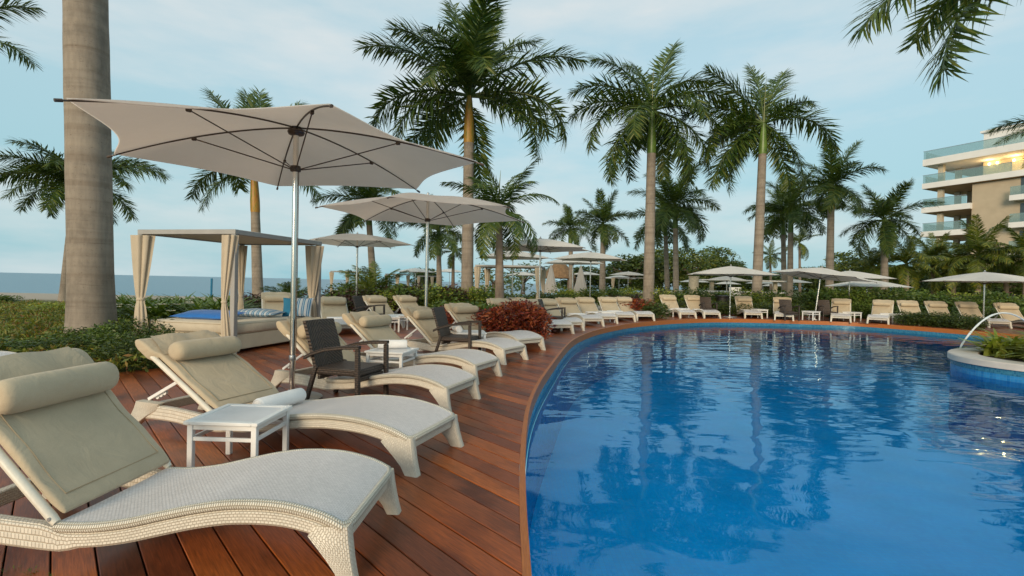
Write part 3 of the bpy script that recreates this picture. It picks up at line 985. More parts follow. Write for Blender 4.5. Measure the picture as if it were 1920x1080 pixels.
palm('royal_palm', 'rear palm of the close pair beside the tilted umbrella', P2(1471, 47), atY(1468, 404, 47), 0.27, 0.23, 1.8, 3.4, seed=24, nf=15)
palm('royal_palm', 'palm with yellowed crownshaft rising behind the tilted umbrella', P2(1555, 34), atY(1559, 348, 34), 0.28, 0.24, 1.6, 3.6, shaft_m='shaft_orange', seed=25, nf=17)
palm('royal_palm', 'palm with pale grey trunk just before the terraced building', P2(1659, 36), atY(1658, 412, 36), 0.27, 0.23, 1.0, 3.5, seed=26, nf=17)
palm('royal_palm', 'distant palm above the pair of pale umbrellas', P2(1129, 46), atY(1131, 420, 46), 0.32, 0.27, 1.6, 3.4, seed=27, nf=16)
palm('royal_palm', 'distant palm whose trunk is hidden by the pale umbrellas', P2(1072, 54), atY(1069, 428, 54), 0.3, 0.26, 1.6, 3.2, seed=28, nf=15)
palm('royal_palm', 'palm whose crown shows between the first two umbrellas', P2(702, 36), atY(690, 388, 36), 0.29, 0.24, 1.3, 3.8, seed=29, nf=16)
palm('royal_palm', 'green shafted palm half under the second umbrella canopy', P2(824, 40), atY(822, 434, 40), 0.26, 0.22, 1.9, 3.2, seed=30, nf=15)
palm('coconut_palm', 'small drooping coconut palm beyond the second umbrella pole', P2(849, 44), atY(850, 472, 44), 0.18, 0.14, 0.3, 2.0, kind='coconut', seed=31, nf=14)
palm('coconut_palm', 'thin distant coconut palm beyond the long pool bar', P2(1446, 62), atY(1444, 480, 62), 0.18, 0.14, 0.3, 2.3, kind='coconut', seed=32, nf=13)
palm('coconut_palm', 'thin distant coconut palm seen past the tilted umbrella', P2(1500, 60), atY(1499, 455, 60), 0.18, 0.14, 0.3, 2.8, kind='coconut', seed=33, nf=12)
for i, (px, py, Y, Lm, lab) in enumerate([(1635, 500, 40, 2.8, 'drooping coconut palm behind the row of far umbrellas'), (1700, 495, 38, 2.9, 'dark coconut palm at the foot of the terraced building'),
        (1748, 492, 42, 3.2, 'coconut palm with stout trunk under the lowest terrace'), (1790, 505, 40, 3.0, 'bushy coconut palm between lowest terrace and tan wall'),
        (1834, 478, 38, 3.5, 'yellowing coconut palm against the tan wall'), (1885, 500, 40, 3.0, 'coconut palm before the ground floor of the tan wall'), (1926, 480, 36, 3.2, 'coconut palm at the edge of the picture below the balconies')]):
    palm('coconut_palm', lab, P2(px + (i % 3 - 1) * 4, Y), atY(px, py, Y), 0.2, 0.16, 0.3, Lm, kind='coconut', seed=40 + i, nf=20)
palm('coconut_palm', 'young stemless palm beside the third umbrella', P2(700, 21), P2(700, 21) + Vector((0, 0, 0.45)), 0.16, 0.14, 0.0, 2.0, kind='coconut', seed=50,
     spec=[(a, e_, 55, f) for a, e_, f in ((0, 62, 1), (40, 72, .9), (90, 80, 1), (140, 70, 1), (180, 60, 1), (220, 66, .9), (270, 74, .9), (310, 60, .9), (20, 40, .8), (165, 38, .8), (250, 40, .7), (330, 38, .7))])
palm('coconut_palm', 'dark young palm behind the daybed curtain', P2(546, 17), P2(546, 17) + Vector((0, 0, 0.4)), 0.12, 0.1, 0.0, 1.15, kind='royal', seed=51,
     spec=[(a, e_, 55, f) for a, e_, f in ((0, 52, 1), (50, 62, .9), (90, 75, 1), (140, 60, 1), (180, 50, 1), (220, 60, .9), (270, 70, .9), (310, 50, .9), (20, 30, .8), (165, 28, .8))])
# palms standing just outside the frame whose fronds hang into it
t0 = atY(2010, -140, 14.0)
palm('royal_palm', 'palm at the edge of the picture whose long fronds hang over the pool', Vector((t0.x + 0.35, 14.0, -0.06)), t0, 0.28, 0.24, 1.7, 6.0, seed=7,
     spec=[(180, -28, 55, 1.0), (178, -6, 55, 1.0), (140, 50, 85, .9), (20, 40, 85, 1), (60, 60, 55, 1), (100, 75, 25, 1), (-30, 30, 85, 1), (-80, 40, 85, .9), (250, 55, 55, .8), (90, 20, 85, .9)])
t1 = atY(2010, 235, 30.0)
palm('royal_palm', 'palm just past the edge of the picture before the balconies', Vector((t1.x, 30.0, -0.06)), t1, 0.28, 0.24, 1.7, 3.8, seed=8, nf=16)
t2 = atY(-135, 85, 19.0)
palm('royal_palm', 'palm past the sea edge of the picture, one frond tip showing', Vector((t2.x, 19.0, -0.06)), t2, 0.28, 0.24, 1.7, 3.9, seed=9,
     spec=[(5, 25, 85, 0.95), (40, 60, 55, 1), (90, 70, 25, 1), (140, 50, 55, 1), (180, 30, 85, 1), (220, 20, 85, 1), (270, 40, 85, 1), (320, 30, 85, .8), (100, 10, 85, .9), (160, -10, 85, .9)])

# ------------------------------------------------------------------ broadleaf trees behind
TREE = {}
def tree_mesh(v):
    if v in TREE: return TREE[v]
    rng = np.random.default_rng(90 + v)
    K = 26
    C = rng.normal(size=(K, 3)); C /= np.linalg.norm(C, axis=1)[:, None]
    C *= (0.18 + 0.24 * rng.random(K))[:, None]; C[:, 2] = C[:, 2] * 1.0 + 0.50
    rad = 0.11 + 0.10 * rng.random(K)
    n_ = 8500 if v < 3 else 900
    k = rng.integers(0, K, n_)
    d = rng.normal(size=(n_, 3)); d /= np.linalg.norm(d, axis=1)[:, None]
    P = C[k] + d * (rad[k] * (0.6 + 0.5 * rng.random(n_)))[:, None]
    V, Fq = leaves_np(P, d, 0.042 if v < 3 else 0.05, 0.6, rng, 0.4)
    TREE[v] = np_mesh('tree_leaves', V, Fq, M['leaf_tree'] if v != 1 else M['leaf_dark'])
    return TREE[v]
def tree(label, px, Y, wd, ht, v, name='broadleaf_tree', trunk_f=0.4):
    if px < 1640 and v != 3: Y *= 1.45; wd *= 1.45; ht *= 1.36
    x = pxX(px, Y)
    root = empty(name, (x, Y, -0.1)); tag(root, label, 'tree', 'leafy trees beyond the pool garden')
    rng = random.Random(int(px))
    mb = MB()
    r = wd * 0.028
    mb.tube([(0, 0, 0), (0.05, 0, ht * 0.2), (-0.05, 0.1, ht * 0.42)], [r * 1.5, r, r * 0.8], 8)
    for i in range(7):
        a = i * 0.9 + rng.random(); q = rng.uniform(0.2, 0.36) * wd
        mb.tube([(-0.05, 0.1, ht * rng.uniform(0.22, 0.42)), (q * 0.5 * math.cos(a), q * 0.5 * math.sin(a), ht * 0.55), (q * math.cos(a), q * math.sin(a), ht * rng.uniform(0.62, 0.85))], [r * 0.55, r * 0.4, r * 0.12], 5)
    mb.build('trunk', M['bark'], root)
    inst('crown', tree_mesh(v), root, (0, 0, ht * 0.02), (0, 0, rng.random() * 6), (wd, wd, ht * 0.98))
    return root
for px, Y, wd, ht, v, lab in [(1180, 52, 8.0, 4.4, 1, 'dark leafy tree low beside the tall palm with green crownshaft'), (1238, 55, 8.5, 5.2, 0, 'leafy tree behind the medium thin pale palm trunk'),
        (1300, 50, 6.5, 4.9, 2, 'yellowing leafy tree behind the stone pillar'), (1336, 54, 7.0, 5.3, 0, 'leafy tree with bronze top beyond the stone pillar'), (1378, 50, 5.0, 3.8, 1, 'dark leafy tree above the long pool bar'),
        (1524, 48, 5.0, 3.2, 1, 'low dark tree behind the tilted umbrella'), (1592, 52, 6.4, 5.0, 0, 'rounded green tree between the yellowed palm and the pale grey palm'), (1625, 55, 6.0, 4.0, 1, 'dark tree under the drooping coconut palm'),
        (1690, 50, 7.5, 3.8, 1, 'dark tree at the foot of the terraced building'), (1770, 50, 7.5, 4.2, 2, 'dark green tree beneath the lowest terrace'), (1440, 62, 9.0, 3.0, 1, 'low distant tree beyond the far umbrellas'),
        (1085, 70, 12.0, 3.6, 1, 'low distant tree line clump beyond the closed umbrellas'), (980, 62, 7.5, 4.6, 3, 'sparse bare branched tree behind the second daybed'), (925, 44, 5.6, 3.2, 3, 'small sparse tree beside the tallest palm trunk'),
        (795, 60, 5.0, 2.6, 1, 'dark bush like tree before the sea by the small pergola'), (1880, 52, 9.0, 4.0, 1, 'dark tree before the ground floor wall')]:
    tree(lab, px, Y, wd, ht, v)

# ------------------------------------------------------------------ terraced building
bc = atY(1730, 300, 60)                     # far corner of the roof slab
fd = Vector((0.436, -0.90, 0)).normalized() # along the facade, towards the camera
bd = Vector((fd.y * -1, fd.x, 0)) * 1.0     # into the building (away)
if bd.dot(Vector((1, 0.3, 0))) < 0: bd = -bd
bld = empty('apartment_building', (bc.x, bc.y, 0), 0)
tag(bld, 'white terraced building with tan wall and lit top floor behind the palms', 'building')
Mb = Matrix((fd, bd, Vector((0, 0, 1)))).transposed()
def bbox(s0, s1, d0, d1, z0, z1): # box in facade coordinates: s along, d depth, z height
    mb = MB(); c = Mb @ Vector(((s0 + s1) / 2, (d0 + d1) / 2, (z0 + z1) / 2))
    mb.box(c, (s1 - s0, d1 - d0, z1 - z0), Mb); return mb
zr = bc.z
st = 2.82
S_END = 30
bbox(0, S_END, 0, 14, zr - 0.75, zr).build('roof', M['slab'], bld, False)
bbox(5.0, S_END, 1.6, 12, zr + 0.002, zr + 2.1).build('penthouse', M['slab'], bld, False)
bbox(4.8, S_END, 1.3, 12.2, zr + 2.1, zr + 2.32).build('penthouse_roof', M['slab'], bld, False)
for k, (s1, d0) in enumerate([(S_END, 0.0), (4.6, 0.1), (4.2, 0.2), (4.2, 0.3)]):
    z = zr - st * (k + 1)
    bbox(0 - 0.05 * k, s1, d0, 9, z - 0.62, z).build('terrace_slab', M['slab'], bld, False)
    b_ = bbox(0.1, s1 - 0.02, d0 + 0.1, 8.9, z - 0.66, z - 0.625).build('soffit', M['soffit'], bld, False)
for k in range(5):
    z = zr - st * k
    e1 = 4.2 if k > 1 else S_END
    gl = bbox(0.05, e1, 0.10 + (0.1 * max(0, k - 1)), 0.13 + 0.1 * max(0, k - 1), z + 0.002, z + 0.95).build('glass_balustrade', M['glass'], bld, False)
    g2 = bbox(0.05, 0.08, 0.6, 8, z + 0.002, z + 0.95).build('glass_balustrade', M['glass'], bld, False)
    mb = bbox(0.0, e1, 0.08 + 0.1 * max(0, k - 1), 0.15 + 0.1 * max(0, k - 1), z + 0.952, z + 0.99); mb.build('rail', M['galv'], gl, False)
for k in range(1, 5):
    z = zr - st * k
    for s_, d_ in ((1.2, 0.8), (1.2, 4.6)):
        bbox(s_, s_ + 0.5, d_, d_ + 0.5, z + 0.002, z + st - 0.78).build('column', M['stone'], bld, False)
# solid tan wall from the second slab down, set slightly back
zb = zr - st * 1 - 0.70
bbox(4.55, S_END, 0.55, 12, -0.3, zb).build('wall', M['wall_tan'], bld, False)
bbox(-0.2, 4.5, 3.5, 12, -0.3, zr - st * 4 - 0.7).build('wall', M['wall_tan'], bld, False)
for k in range(2, 6):
    bbox(1.9, 4.5, 5.9, 9, zr - st * k + 0.003, zr - st * (k - 1) - 0.68).build('wall', M['wall_tan'], bld, False)
# lit top floor
rm = bbox(4.4, S_END, 3.2, 10, zr - st + 0.003, zr - 0.78).build('recessed_wall', M['stone'], bld, False)
for s_ in (6.9, 8.4, 10.2):
    wn_ = bbox(s_, s_ + 1.2, 3.12, 3.22, zr - st + 0.1, zr - 1.1).build('window', M['lit_room'], bld, False)
    f_ = MB()
    for a, b_ in ((s_ - 0.05, s_), (s_ + 1.2, s_ + 1.25)):
        q = bbox(a, b_, 3.08, 3.20, zr - st + 0.1, zr - 1.05); f_.add(q.v, q.f)
    f_.build('frame', M['galv'], wn_, False)
for s_ in (4.9, 5.6, 7.0, 8.1, 9.4):
    q = bbox(s_, s_ + 0.16, 3.0, 3.14, zr - 1.22, zr - 1.0); q.build('wall_lamp', M['lit'], bld, False)
lpos = [(5.2, 2.4), (7.4, 2.4)]
for s_, d_ in lpos:
    ld = bpy.data.lights.new('terrace_lamp', 'POINT'); ld.energy = 28; ld.color = (1, 0.68, 0.30); ld.shadow_soft_size = 0.15
    lo = bpy.data.objects.new('terrace_lamp', ld); COL.objects.link(lo); lo.parent = bld
    p = Mb @ Vector((s_, d_, 0)); lo.location = (p.x, p.y, zr - 1.15)
# small balconies on the tan wall
for k in (2, 3, 4):
    z = zr - st * k + 0.25
    bbox(8.05, 16, -0.5, 0.54, z - 0.55, z).build('balcony', M['slab'], bld, False)
    bbox(8.1, 16, -0.45, -0.42, z + 0.002, z + 0.9).build('glass_balustrade', M['glass'], bld, False)
    bbox(8.6, 11.5, 0.50, 0.548, z + 0.01, z + 2.0).build('window', M['window'], bld, False)
# fix the building's height origin: parts are given in world z, in-plane in facade coordinates

# ------------------------------------------------------------------ sun lounger (one prototype, copied with all its parts)
PROF = [(0.0, 0.235), (0.05, 0.258), (0.15, 0.290), (0.35, 0.322), (0.6, 0.322), (0.8, 0.298), (1.0, 0.260), (1.2, 0.220), (1.4, 0.196), (1.6, 0.192), (1.8, 0.202), (2.0, 0.214), (2.2, 0.212), (2.4, 0.20)]
def prof(t):
    P = PROF
    for i in range(len(P) - 1):
        if t <= P[i + 1][0] or i == len(P) - 2:
            t0, a = P[i]; t1, b = P[i + 1]
            m0 = (P[i + 1][1] - P[max(i - 1, 0)][1]) / (P[i + 1][0] - P[max(i - 1, 0)][0])
            m1 = (P[min(i + 2, len(P) - 1)][1] - P[i][1]) / (P[min(i + 2, len(P) - 1)][0] - P[i][0])
            h = t1 - t0; s = (t - t0) / h
            return (2 * s ** 3 - 3 * s ** 2 + 1) * a + (s ** 3 - 2 * s ** 2 + s) * h * m0 + (-2 * s ** 3 + 3 * s ** 2) * b + (s ** 3 - s ** 2) * h * m1
HINGE = (1.60, 0.215)
def rrect(hw, n0, n1, r, seg=4):
    """rounded rectangle in (y, n)"""
    out = []
    for cx, cy, a0 in ((hw - r, n1 - r, 0), (-hw + r, n1 - r, 90), (-hw + r, n0 + r, 180), (hw - r, n0 + r, 270)):
        for k in range(seg + 1):
            a = R(a0 + 90 * k / seg); out.append((cx + r * math.cos(a), cy + r * math.sin(a)))
    return out
def make_lounger(A, label, towel=False, seed=0):
    rng = random.Random(seed)
    root = empty('sun_lounger')
    W = 0.335
    for sd_ in (-1, 1):
        fr = MB()
        y0, y1 = sd_ * (W - 0.052), sd_ * W
        ts = [0.0 + 2.38 * i / 44 for i in range(45)]
        rings = []
        for t in ts:
            zt = prof(t) - 0.040; zb = zt - 0.062 - (0.0 if t < 1.45 else min(0.02, (t - 1.45) * 0.2)); 
            if t > 1.55: zt += min(0.03, (t - 1.55) * 0.3)
            c = 0.010
            ya, yb = min(y0, y1), max(y0, y1)
            rings.append([(t, yb, zb + c), (t, yb, zt - c), (t, yb - c, zt), (t, ya + c, zt), (t, ya, zt - c), (t, ya, zb + c), (t, ya + c, zb), (t, yb - c, zb)])
        fr.loft(rings, us=ts)
        fr.build('side_rail', M['wicker'], root)
    for c_, d_ in (((0.03, 0, 0.185), (0.045, 2 * W - 0.106, 0.075)), ((1.52, 0, 0.13), (0.05, 2 * W - 0.106, 0.05)), ((2.29, 0, 0.16), (0.06, 2 * W - 0.106, 0.075))):
        cb = MB(); cb.box(c_, d_, None, 0.008); cb.build('crossbar', M['wicker'], root)
    for sd_ in (-1, 1):
        ya, yb = (W - 0.064, W + 0.003) if sd_ > 0 else (-W - 0.003, -W + 0.064)
        for k, secs in enumerate(([(0.235, -0.012, 0.17), (0.19, -0.018, 0.20), (0.15, -0.026, 0.155), (0.10, -0.036, 0.10), (0.05, -0.05, 0.052), (0.0, -0.066, 0.022)],
                                  [(0.222, 2.14, 2.385), (0.17, 2.16, 2.40), (0.12, 2.245, 2.425), (0.06, 2.33, 2.455), (0.0, 2.39, 2.49)])):
            rings = []
            for z, xa, xb in secs:
                sh = 0.35 * (0.235 - z) * 0.18 * sd_
                i_ = (0.235 - z) * 0.03
                c = 0.008
                a_, b_ = ya + sh + (i_ if sd_ > 0 else 0), yb + sh - (i_ if sd_ < 0 else 0)
                rings.append([(xa + c, a_, z), (xb - c, a_, z), (xb, a_ + c, z), (xb, b_ - c, z), (xb - c, b_, z), (xa + c, b_, z), (xa, b_ - c, z), (xa, a_ + c, z)])
            mb = MB(); mb.loft(rings); mb.build('leg', M['wicker'], root, True, 50)
    # woven seat
    mb = MB()
    NU, NV = 40, 12
    def top(u, v):
        t = 0.015 + u * 1.575; y = (v - 0.5) * 2 * (W - 0.008)
        return (t, y, prof(t) - 0.006 * (1 - (2 * v - 1) ** 2)), (t, y)
    def bot(u, v):
        t = 0.02 + u * 1.565; y = (v - 0.5) * 2 * (W - 0.02)
        return (t, y, prof(t) - 0.03), (t, y)
    mb.grid(top, NU, NV, True); mb.grid(bot, NU, NV)
    mb.build('woven_seat', M['weave'], root)
    rp = MB()
    path = [(1.585 - i * 1.56 / 30, -(W - 0.012), prof(1.585 - i * 1.56 / 30) - 0.017) for i in range(31)]
    path += [(0.006, -(W - 0.05), prof(0.0) - 0.014)] + [(0.0, y * (W - 0.09), prof(0) - 0.012) for y in (-1, 0, 1)] + [(0.006, W - 0.05, prof(0.0) - 0.014)]
    path += [(0.025 + i * 1.56 / 30, W - 0.012, prof(0.025 + i * 1.56 / 30) - 0.017) for i in range(31)]
    rp.tube(path, 0.0215, 10)
    rp.build('rope_edge', M['rope'], root)
    # backrest
    ca_, sa_ = math.cos(R(A)), math.sin(R(A))
    def B(s_, y, n_): return Vector((HINGE[0] + ca_ * s_ - sa_ * n_, y, HINGE[1] + sa_ * s_ + ca_ * n_))
    for sd_ in (-1, 1):
        mb = MB(); mb.tube([B(-0.03, sd_ * 0.328, -0.004), B(0.0, sd_ * 0.328, -0.004), B(0.4, sd_ * 0.328, -0.004), B(0.86, sd_ * 0.328, -0.004)], [0.017, 0.021, 0.021, 0.021], 12)
        o = mb.build('backrest_tube', M['cream_paint'], root)
        m2 = MB(); m2.lathe([(0.009, -0.004), (0.009, 0.004)], 10)
        m2.v = [tuple(B(0.0, sd_ * 0.346, 0) + Vector((p[0], p[2], p[1]))) for p in m2.v]
        m2.build('hinge_bolt', M['galv'], o)
    def wr(s_, y): return 0.005 * math.sin(9 * s_ + 5 * y + seed) + 0.0035 * math.sin(21 * s_ - 13 * y + 2 * seed)
    mb = MB()
    rings = []; us = []
    ss = [-0.02, -0.012, 0.005] + [0.06 + 0.62 * i / 16 for i in range(17)] + [0.70, 0.74, 0.80, 0.86, 0.90, 0.925, 0.935]
    for s_ in ss:
        wide = 0.318 if s_ < 0.69 else (0.335 if s_ < 0.72 else 0.356)
        f = 1.0
        if s_ < 0.06: f = 0.35 + 0.65 * math.sqrt(max(0, (s_ + 0.02) / 0.08))
        if s_ > 0.88: f = 0.25 + 0.75 * math.sqrt(max(0, (0.936 - s_) / 0.056))
        n0, n1 = (0.012, 0.054) if s_ < 0.69 else (-0.036, 0.052)
        mid = (n0 + n1) / 2; n0 = mid + (n0 - mid) * f; n1 = mid + (n1 - mid) * f
        rr = rrect(wide - (1 - f) * 0.02, n0, n1, min(0.02, (n1 - n0) * 0.45))
        rings.append([B(s_, y, nn + (wr(s_, y) if nn > mid else 0)) for y, nn in rr]); us.append(s_)
    mb.loft(rings, us=us)
    cu = mb.build('cushion', M['cushion'], root, True, 60)
    pp = MB()
    loop = [(0.05, -0.27), (0.05, 0.27), (0.68, 0.27)]
    pp.tube([B(0.67, -0.265, 0.056)] + [B(0.67 - i * 0.615 / 12, -0.265, 0.056 + wr(0.67 - i * 0.615 / 12, -0.265)) for i in range(13)] + [B(0.055, y * 0.265, 0.056) for y in (-0.5, 0, 0.5, 1)] + [B(0.055 + i * 0.615 / 12, 0.265, 0.056 + wr(0.055 + i * 0.615 / 12, 0.265)) for i in range(13)], 0.0028, 5)
    pp.build('piping', M['piping'], cu)
    # folded flap of cloth behind the pillow
    mb = MB()
    def flap(u, v):
        s_ = 0.66 + 0.25 * u; y = (v - 0.5) * (0.62 - 0.1 * u)
        return B(s_, y, 0.066 + 0.012 * math.sin(u * 3.1) + 0.007 * math.sin(v * 11 + seed)), (u, v)
    mb.grid(flap, 8, 14, True)
    mb.build('pillow_flap', M['cushion'], cu)
    # bolster pillow
    mb = MB()
    rb = 0.083
    pr = [(-0.300, 0.30), (-0.297, 0.62), (-0.285, 0.84), (-0.262, 0.97), (-0.22, 1.0), (-0.1, 1.015), (0, 1.01), (0.1, 1.02), (0.22, 1.0), (0.262, 0.97), (0.285, 0.84), (0.297, 0.62), (0.300, 0.30)]
    s0 = 0.60
    rings = []
    for y, f in pr:
        rings.append([B(s0 + math.cos(2 * math.pi * k / 22) * rb * f, y, 0.052 + rb * 0.93 + math.sin(2 * math.pi * k / 22) * rb * f * (0.97 if math.sin(2 * math.pi * k / 22) > 0 else 0.88)) for k in range(22)])
    mb.loft(rings)
    mb.build('bolster_pillow', M['cushion'], root, True, 60)
    # support struts and ratchet
    for sd_ in (-1, 1):
        mb = MB(); mb.bar(B(0.42, sd_ * 0.296, -0.02), (2.30, sd_ * 0.296, 0.236), 0.012, 0.026, 0.003)
        st_ = mb.build('support_strut', M['white_paint'], root)
        mb = MB()
        p0, p1 = Vector((2.30, sd_ * 0.27, 0.225)), B(0.42, sd_ * 0.27, -0.05)
        for q in (0.22, 0.34, 0.46):
            c_ = p0.lerp(p1, q); mb.lathe([(0.010, -0.01), (0.022, -0.008), (0.022, 0.008), (0.010, 0.01)], 10)
            mb.v[-40:] = [tuple(c_ + Vector((x, z, y))) for x, y, z in mb.v[-40:]]
        mb.build('ratchet', M['white_paint'], st_)
    if towel:
        pass
    return root
# prototypes at the three backrest angles the photo shows
LPRO = {a: None for a in (32, 35, 40, 43)}
LG = 'white wicker loungers set round the pool'
def lounger(x, y, deg, label, sx=1.0, A=35, z=0.0):
    """x, y: middle of the foot end; deg: direction from foot to head"""
    if LPRO[A] is None:
        o = LPRO[A] = make_lounger(A, label, seed=A)
    else:
        o = copy_tree(LPRO[A])
    o.location = (x, y, z); o.rotation_euler = (0, 0, R(deg)); o.scale = (sx, 1, 1)
    tag(o, label, 'sun lounger', LG)
    jr = random.Random(int(x * 71 + y * 37))
    for ch in KIDS[o.name]:
        if ch.name.startswith('bolster') and len(LO) > 2:
            ch.location = (jr.uniform(-0.02, 0.02), jr.uniform(-0.035, 0.035), 0.0)
    return o
LO = []
def LP(x, y, d, lab, sx=1.0, A=35):
    LO.append((x, y, d)); return lounger(x, y, d, lab, sx, A)
def footpx(a, b): 
    p, q = at(*a), at(*b); return (p.x + q.x) / 2, (p.y + q.y) / 2
LP(-0.645, 2.40, 177, 'largest white wicker lounger, beige bolster, running off the picture edge', 0.79, 40)
LP(-0.525, 3.56, 159.8, 'white wicker lounger just behind the small white table, steep reclining beige back', 1.08, 32)
LP(-0.49, 5.14, 158, 'white wicker lounger whose back is masked by the dark wicker chair', 0.91, 35)
LP(-0.30, 6.50, 155, 'white wicker lounger behind the second white table with rolled towel', 0.90, 35)
LP(0.06, 8.02, 147, 'white wicker lounger under the second umbrella, behind the second dark chair', 0.92, 35)
LP(0.36, 9.32, 131, 'white wicker lounger ending at the red croton bushes', 1.0, 35)
fx = footpx((1044, 628), (1059, 624.5)); LP(fx[0], fx[1], 108, 'white wicker lounger just past the red croton bushes', 1.0, 35)
fx = footpx((1066, 621.5), (1079, 618.6)); LP(fx[0], fx[1], 105, 'white wicker lounger tight beside the one past the red crotons', 1.0, 35)
fx = footpx((1105.7, 613), (1119, 611)); LP(fx[0], fx[1], 106, 'first lounger with towel at the bend under the pale umbrellas', 1.0, 35)
fx = footpx((1132, 608), (1146, 606)); LP(fx[0], fx[1], 101, 'second lounger with towel at the bend under the pale umbrellas', 1.0, 35)
fx = footpx((1165, 604), (1181, 602.6)); LP(fx[0], fx[1], 96, 'third lounger at the bend, beside a small white table', 1.0, 35)
fx = footpx((1202, 602), (1218, 601)); LP(fx[0], fx[1], 98, 'lounger at the bend ending at the orange croton bush', 1.0, 35)
fx = footpx((1279, 597), (1300.5, 597)); LP(fx[0], fx[1], 94, 'lounger just past the tall palm with green crownshaft', 1.0, 43)
fx = footpx((1324, 597), (1346, 597)); LP(fx[0], fx[1], 91, 'lounger between the small table and the leaning grey umbrella pole', 1.0, 43)
fx = footpx((1399, 597.3), (1426, 597.5)); LP(fx[0], fx[1], 76, 'lounger standing against the slim palm trunk', 1.0, 43)
fx = footpx((1455, 601), (1484.5, 601)); LP(fx[0], fx[1], 64, 'lounger with white towel beside the far dark chair', 1.0, 43)
fx = footpx((1560, 604), (1592.6, 604)); LP(fx[0], fx[1], 57, 'lounger at the foot of the tilted umbrella', 1.0, 43)
fx = footpx((1628, 607), (1664, 608)); LP(fx[0], fx[1], 50, 'lounger between two white tables past the tilted umbrella', 1.0, 43)
LP(15.3, 18.5, 70, 'lounger at the start of the clipped poolside hedge', 1.0, 43)
LP(16.3, 18.3, 71, 'lounger behind the middle of the clipped poolside hedge', 1.0, 43)
LP(17.55, 18.2, 73, 'lounger beside the umbrella near the fountain jet', 1.0, 43)
LP(18.4, 17.5, 72, 'lounger behind the fountain jet, pole at its side', 1.0, 43)
LP(-5.15, 11.35, 118, 'lounger behind the striped pillows of the daybed', 1.0, 43)
LP(-3.70, 11.45, 118, 'lounger behind the last curtain of the daybed', 1.0, 35)
LP(-2.65, 13.75, 133, 'lounger in the back row beside the far dark chair by the hedge', 1.0, 35)
LP(-1.90, 14.5, 133, 'lounger in the back row against the hedge, beyond white slatted tables', 1.0, 35)
LP(0.45, 12.9, 112, 'lounger behind the red crotons, only its pillow showing, nearer the short palm', 1.0, 35)
LP(1.0, 14.2, 112, 'lounger behind the red crotons, pillow showing by the second daybed', 1.0, 35)
LP(-5.55, 5.55, 172, 'lounger at the garden edge behind the largest lounger', 1.0, 35)

# towels: rolled on a seat, folded on the far ones
def roll(label, c, d, ln=0.42, r=0.055):
    mb = MB()
    x = Vector(d).normalized()
    y = Vector((0, 0, 1)).cross(x)
    n_ = 30
    sp = [(r * (0.25 + 0.75 * i / n_) * math.cos(i * 0.62), r * (0.25 + 0.75 * i / n_) * math.sin(i * 0.62)) for i in range(n_ + 1)]
    # outer roll surface with rounded shoulders, spiral at the ends
    prf = [(-0.5, 0.55), (-0.495, 0.86), (-0.47, 0.98), (-0.2, 1.02), (0.1, 0.99), (0.47, 1.0), (0.495, 0.88), (0.5, 0.55)]
    rings = [[Vector(c) + x * (ln * t) + (y * math.cos(2 * math.pi * k / 18) + Vector((0, 0, 1)) * math.sin(2 * math.pi * k / 18)) * r * f for k in range(18)] for t, f in prf]
    mb.loft(rings)
    sp_pts = [Vector(c) + x * (ln * 0.503) + y * a + Vector((0, 0, 1)) * b for a, b in sp]
    mb.tube(sp_pts, 0.004, 4)
    o = mb.build('rolled_towel', M['towel'], None, True, 60)
    tag(o, label, 'towel', 'white towels laid out on loungers and tables')
    return o
def folded(label, c, deg, sx=0.34, sy=0.5, h=0.05):
    mb = MB()
    Mz = Matrix.Rotation(R(deg), 3, 'Z')
    for k in range(3):
        mb.box(Vector(c) + Vector((0, 0, h / 6 + k * h / 3)), (sx - 0.012 * k, sy - 0.008 * k, h / 3 - 0.002), Mz, 0.006)
    o = mb.build('folded_towel', M['towel'], None, True, 60)
    tag(o, label, 'towel', 'white towels laid out on loungers and tables'); return o
def on_seat(i, t, off=0.0, lift=0.0, sx=1.0):
    x, y, d = LO[i]
    u = Vector((math.cos(R(d)), math.sin(R(d)), 0)); v = Vector((-u.y, u.x, 0))
    p = Vector((x, y, 0)) + u * t * sx + v * off
    return Vector((p.x, p.y, prof(t) + lift))
c = on_seat(1, 1.28, -0.02, 0.062, 1.10); roll('rolled white towel on the lounger behind the small white table', (c.x, c.y, c.z), (math.cos(R(250)), math.sin(R(250)), 0.0), 0.46, 0.06)
for i, lab in [(8, 'folded white towel on the first lounger at the bend'), (9, 'folded white towel on the second lounger at the bend'), (10, 'folded white towel on the third lounger at the bend'),
               (12, 'folded white towel on the lounger past the green crownshaft palm'), (13, 'folded white towel on the lounger near the grey umbrella pole'), (14, 'folded white towel on the lounger against the slim trunk'),
               (15, 'folded white towel on the lounger beside the far dark chair'), (16, 'folded white towel on the lounger under the tilted umbrella'), (17, 'folded white towel on the lounger between two white tables'),
               (18, 'folded white towel on the lounger at the hedge start'), (19, 'folded white towel on the lounger behind the hedge middle'), (20, 'folded white towel on the lounger near the fountain jet'),
               (23, 'folded white towel on the lounger behind the last daybed curtain'), (22, 'folded white towel on the lounger behind the striped pillows')]:
    c = on_seat(i, 1.25, 0, 0.01); folded(lab, c, LO[i][2], 0.42, 0.52, 0.09)

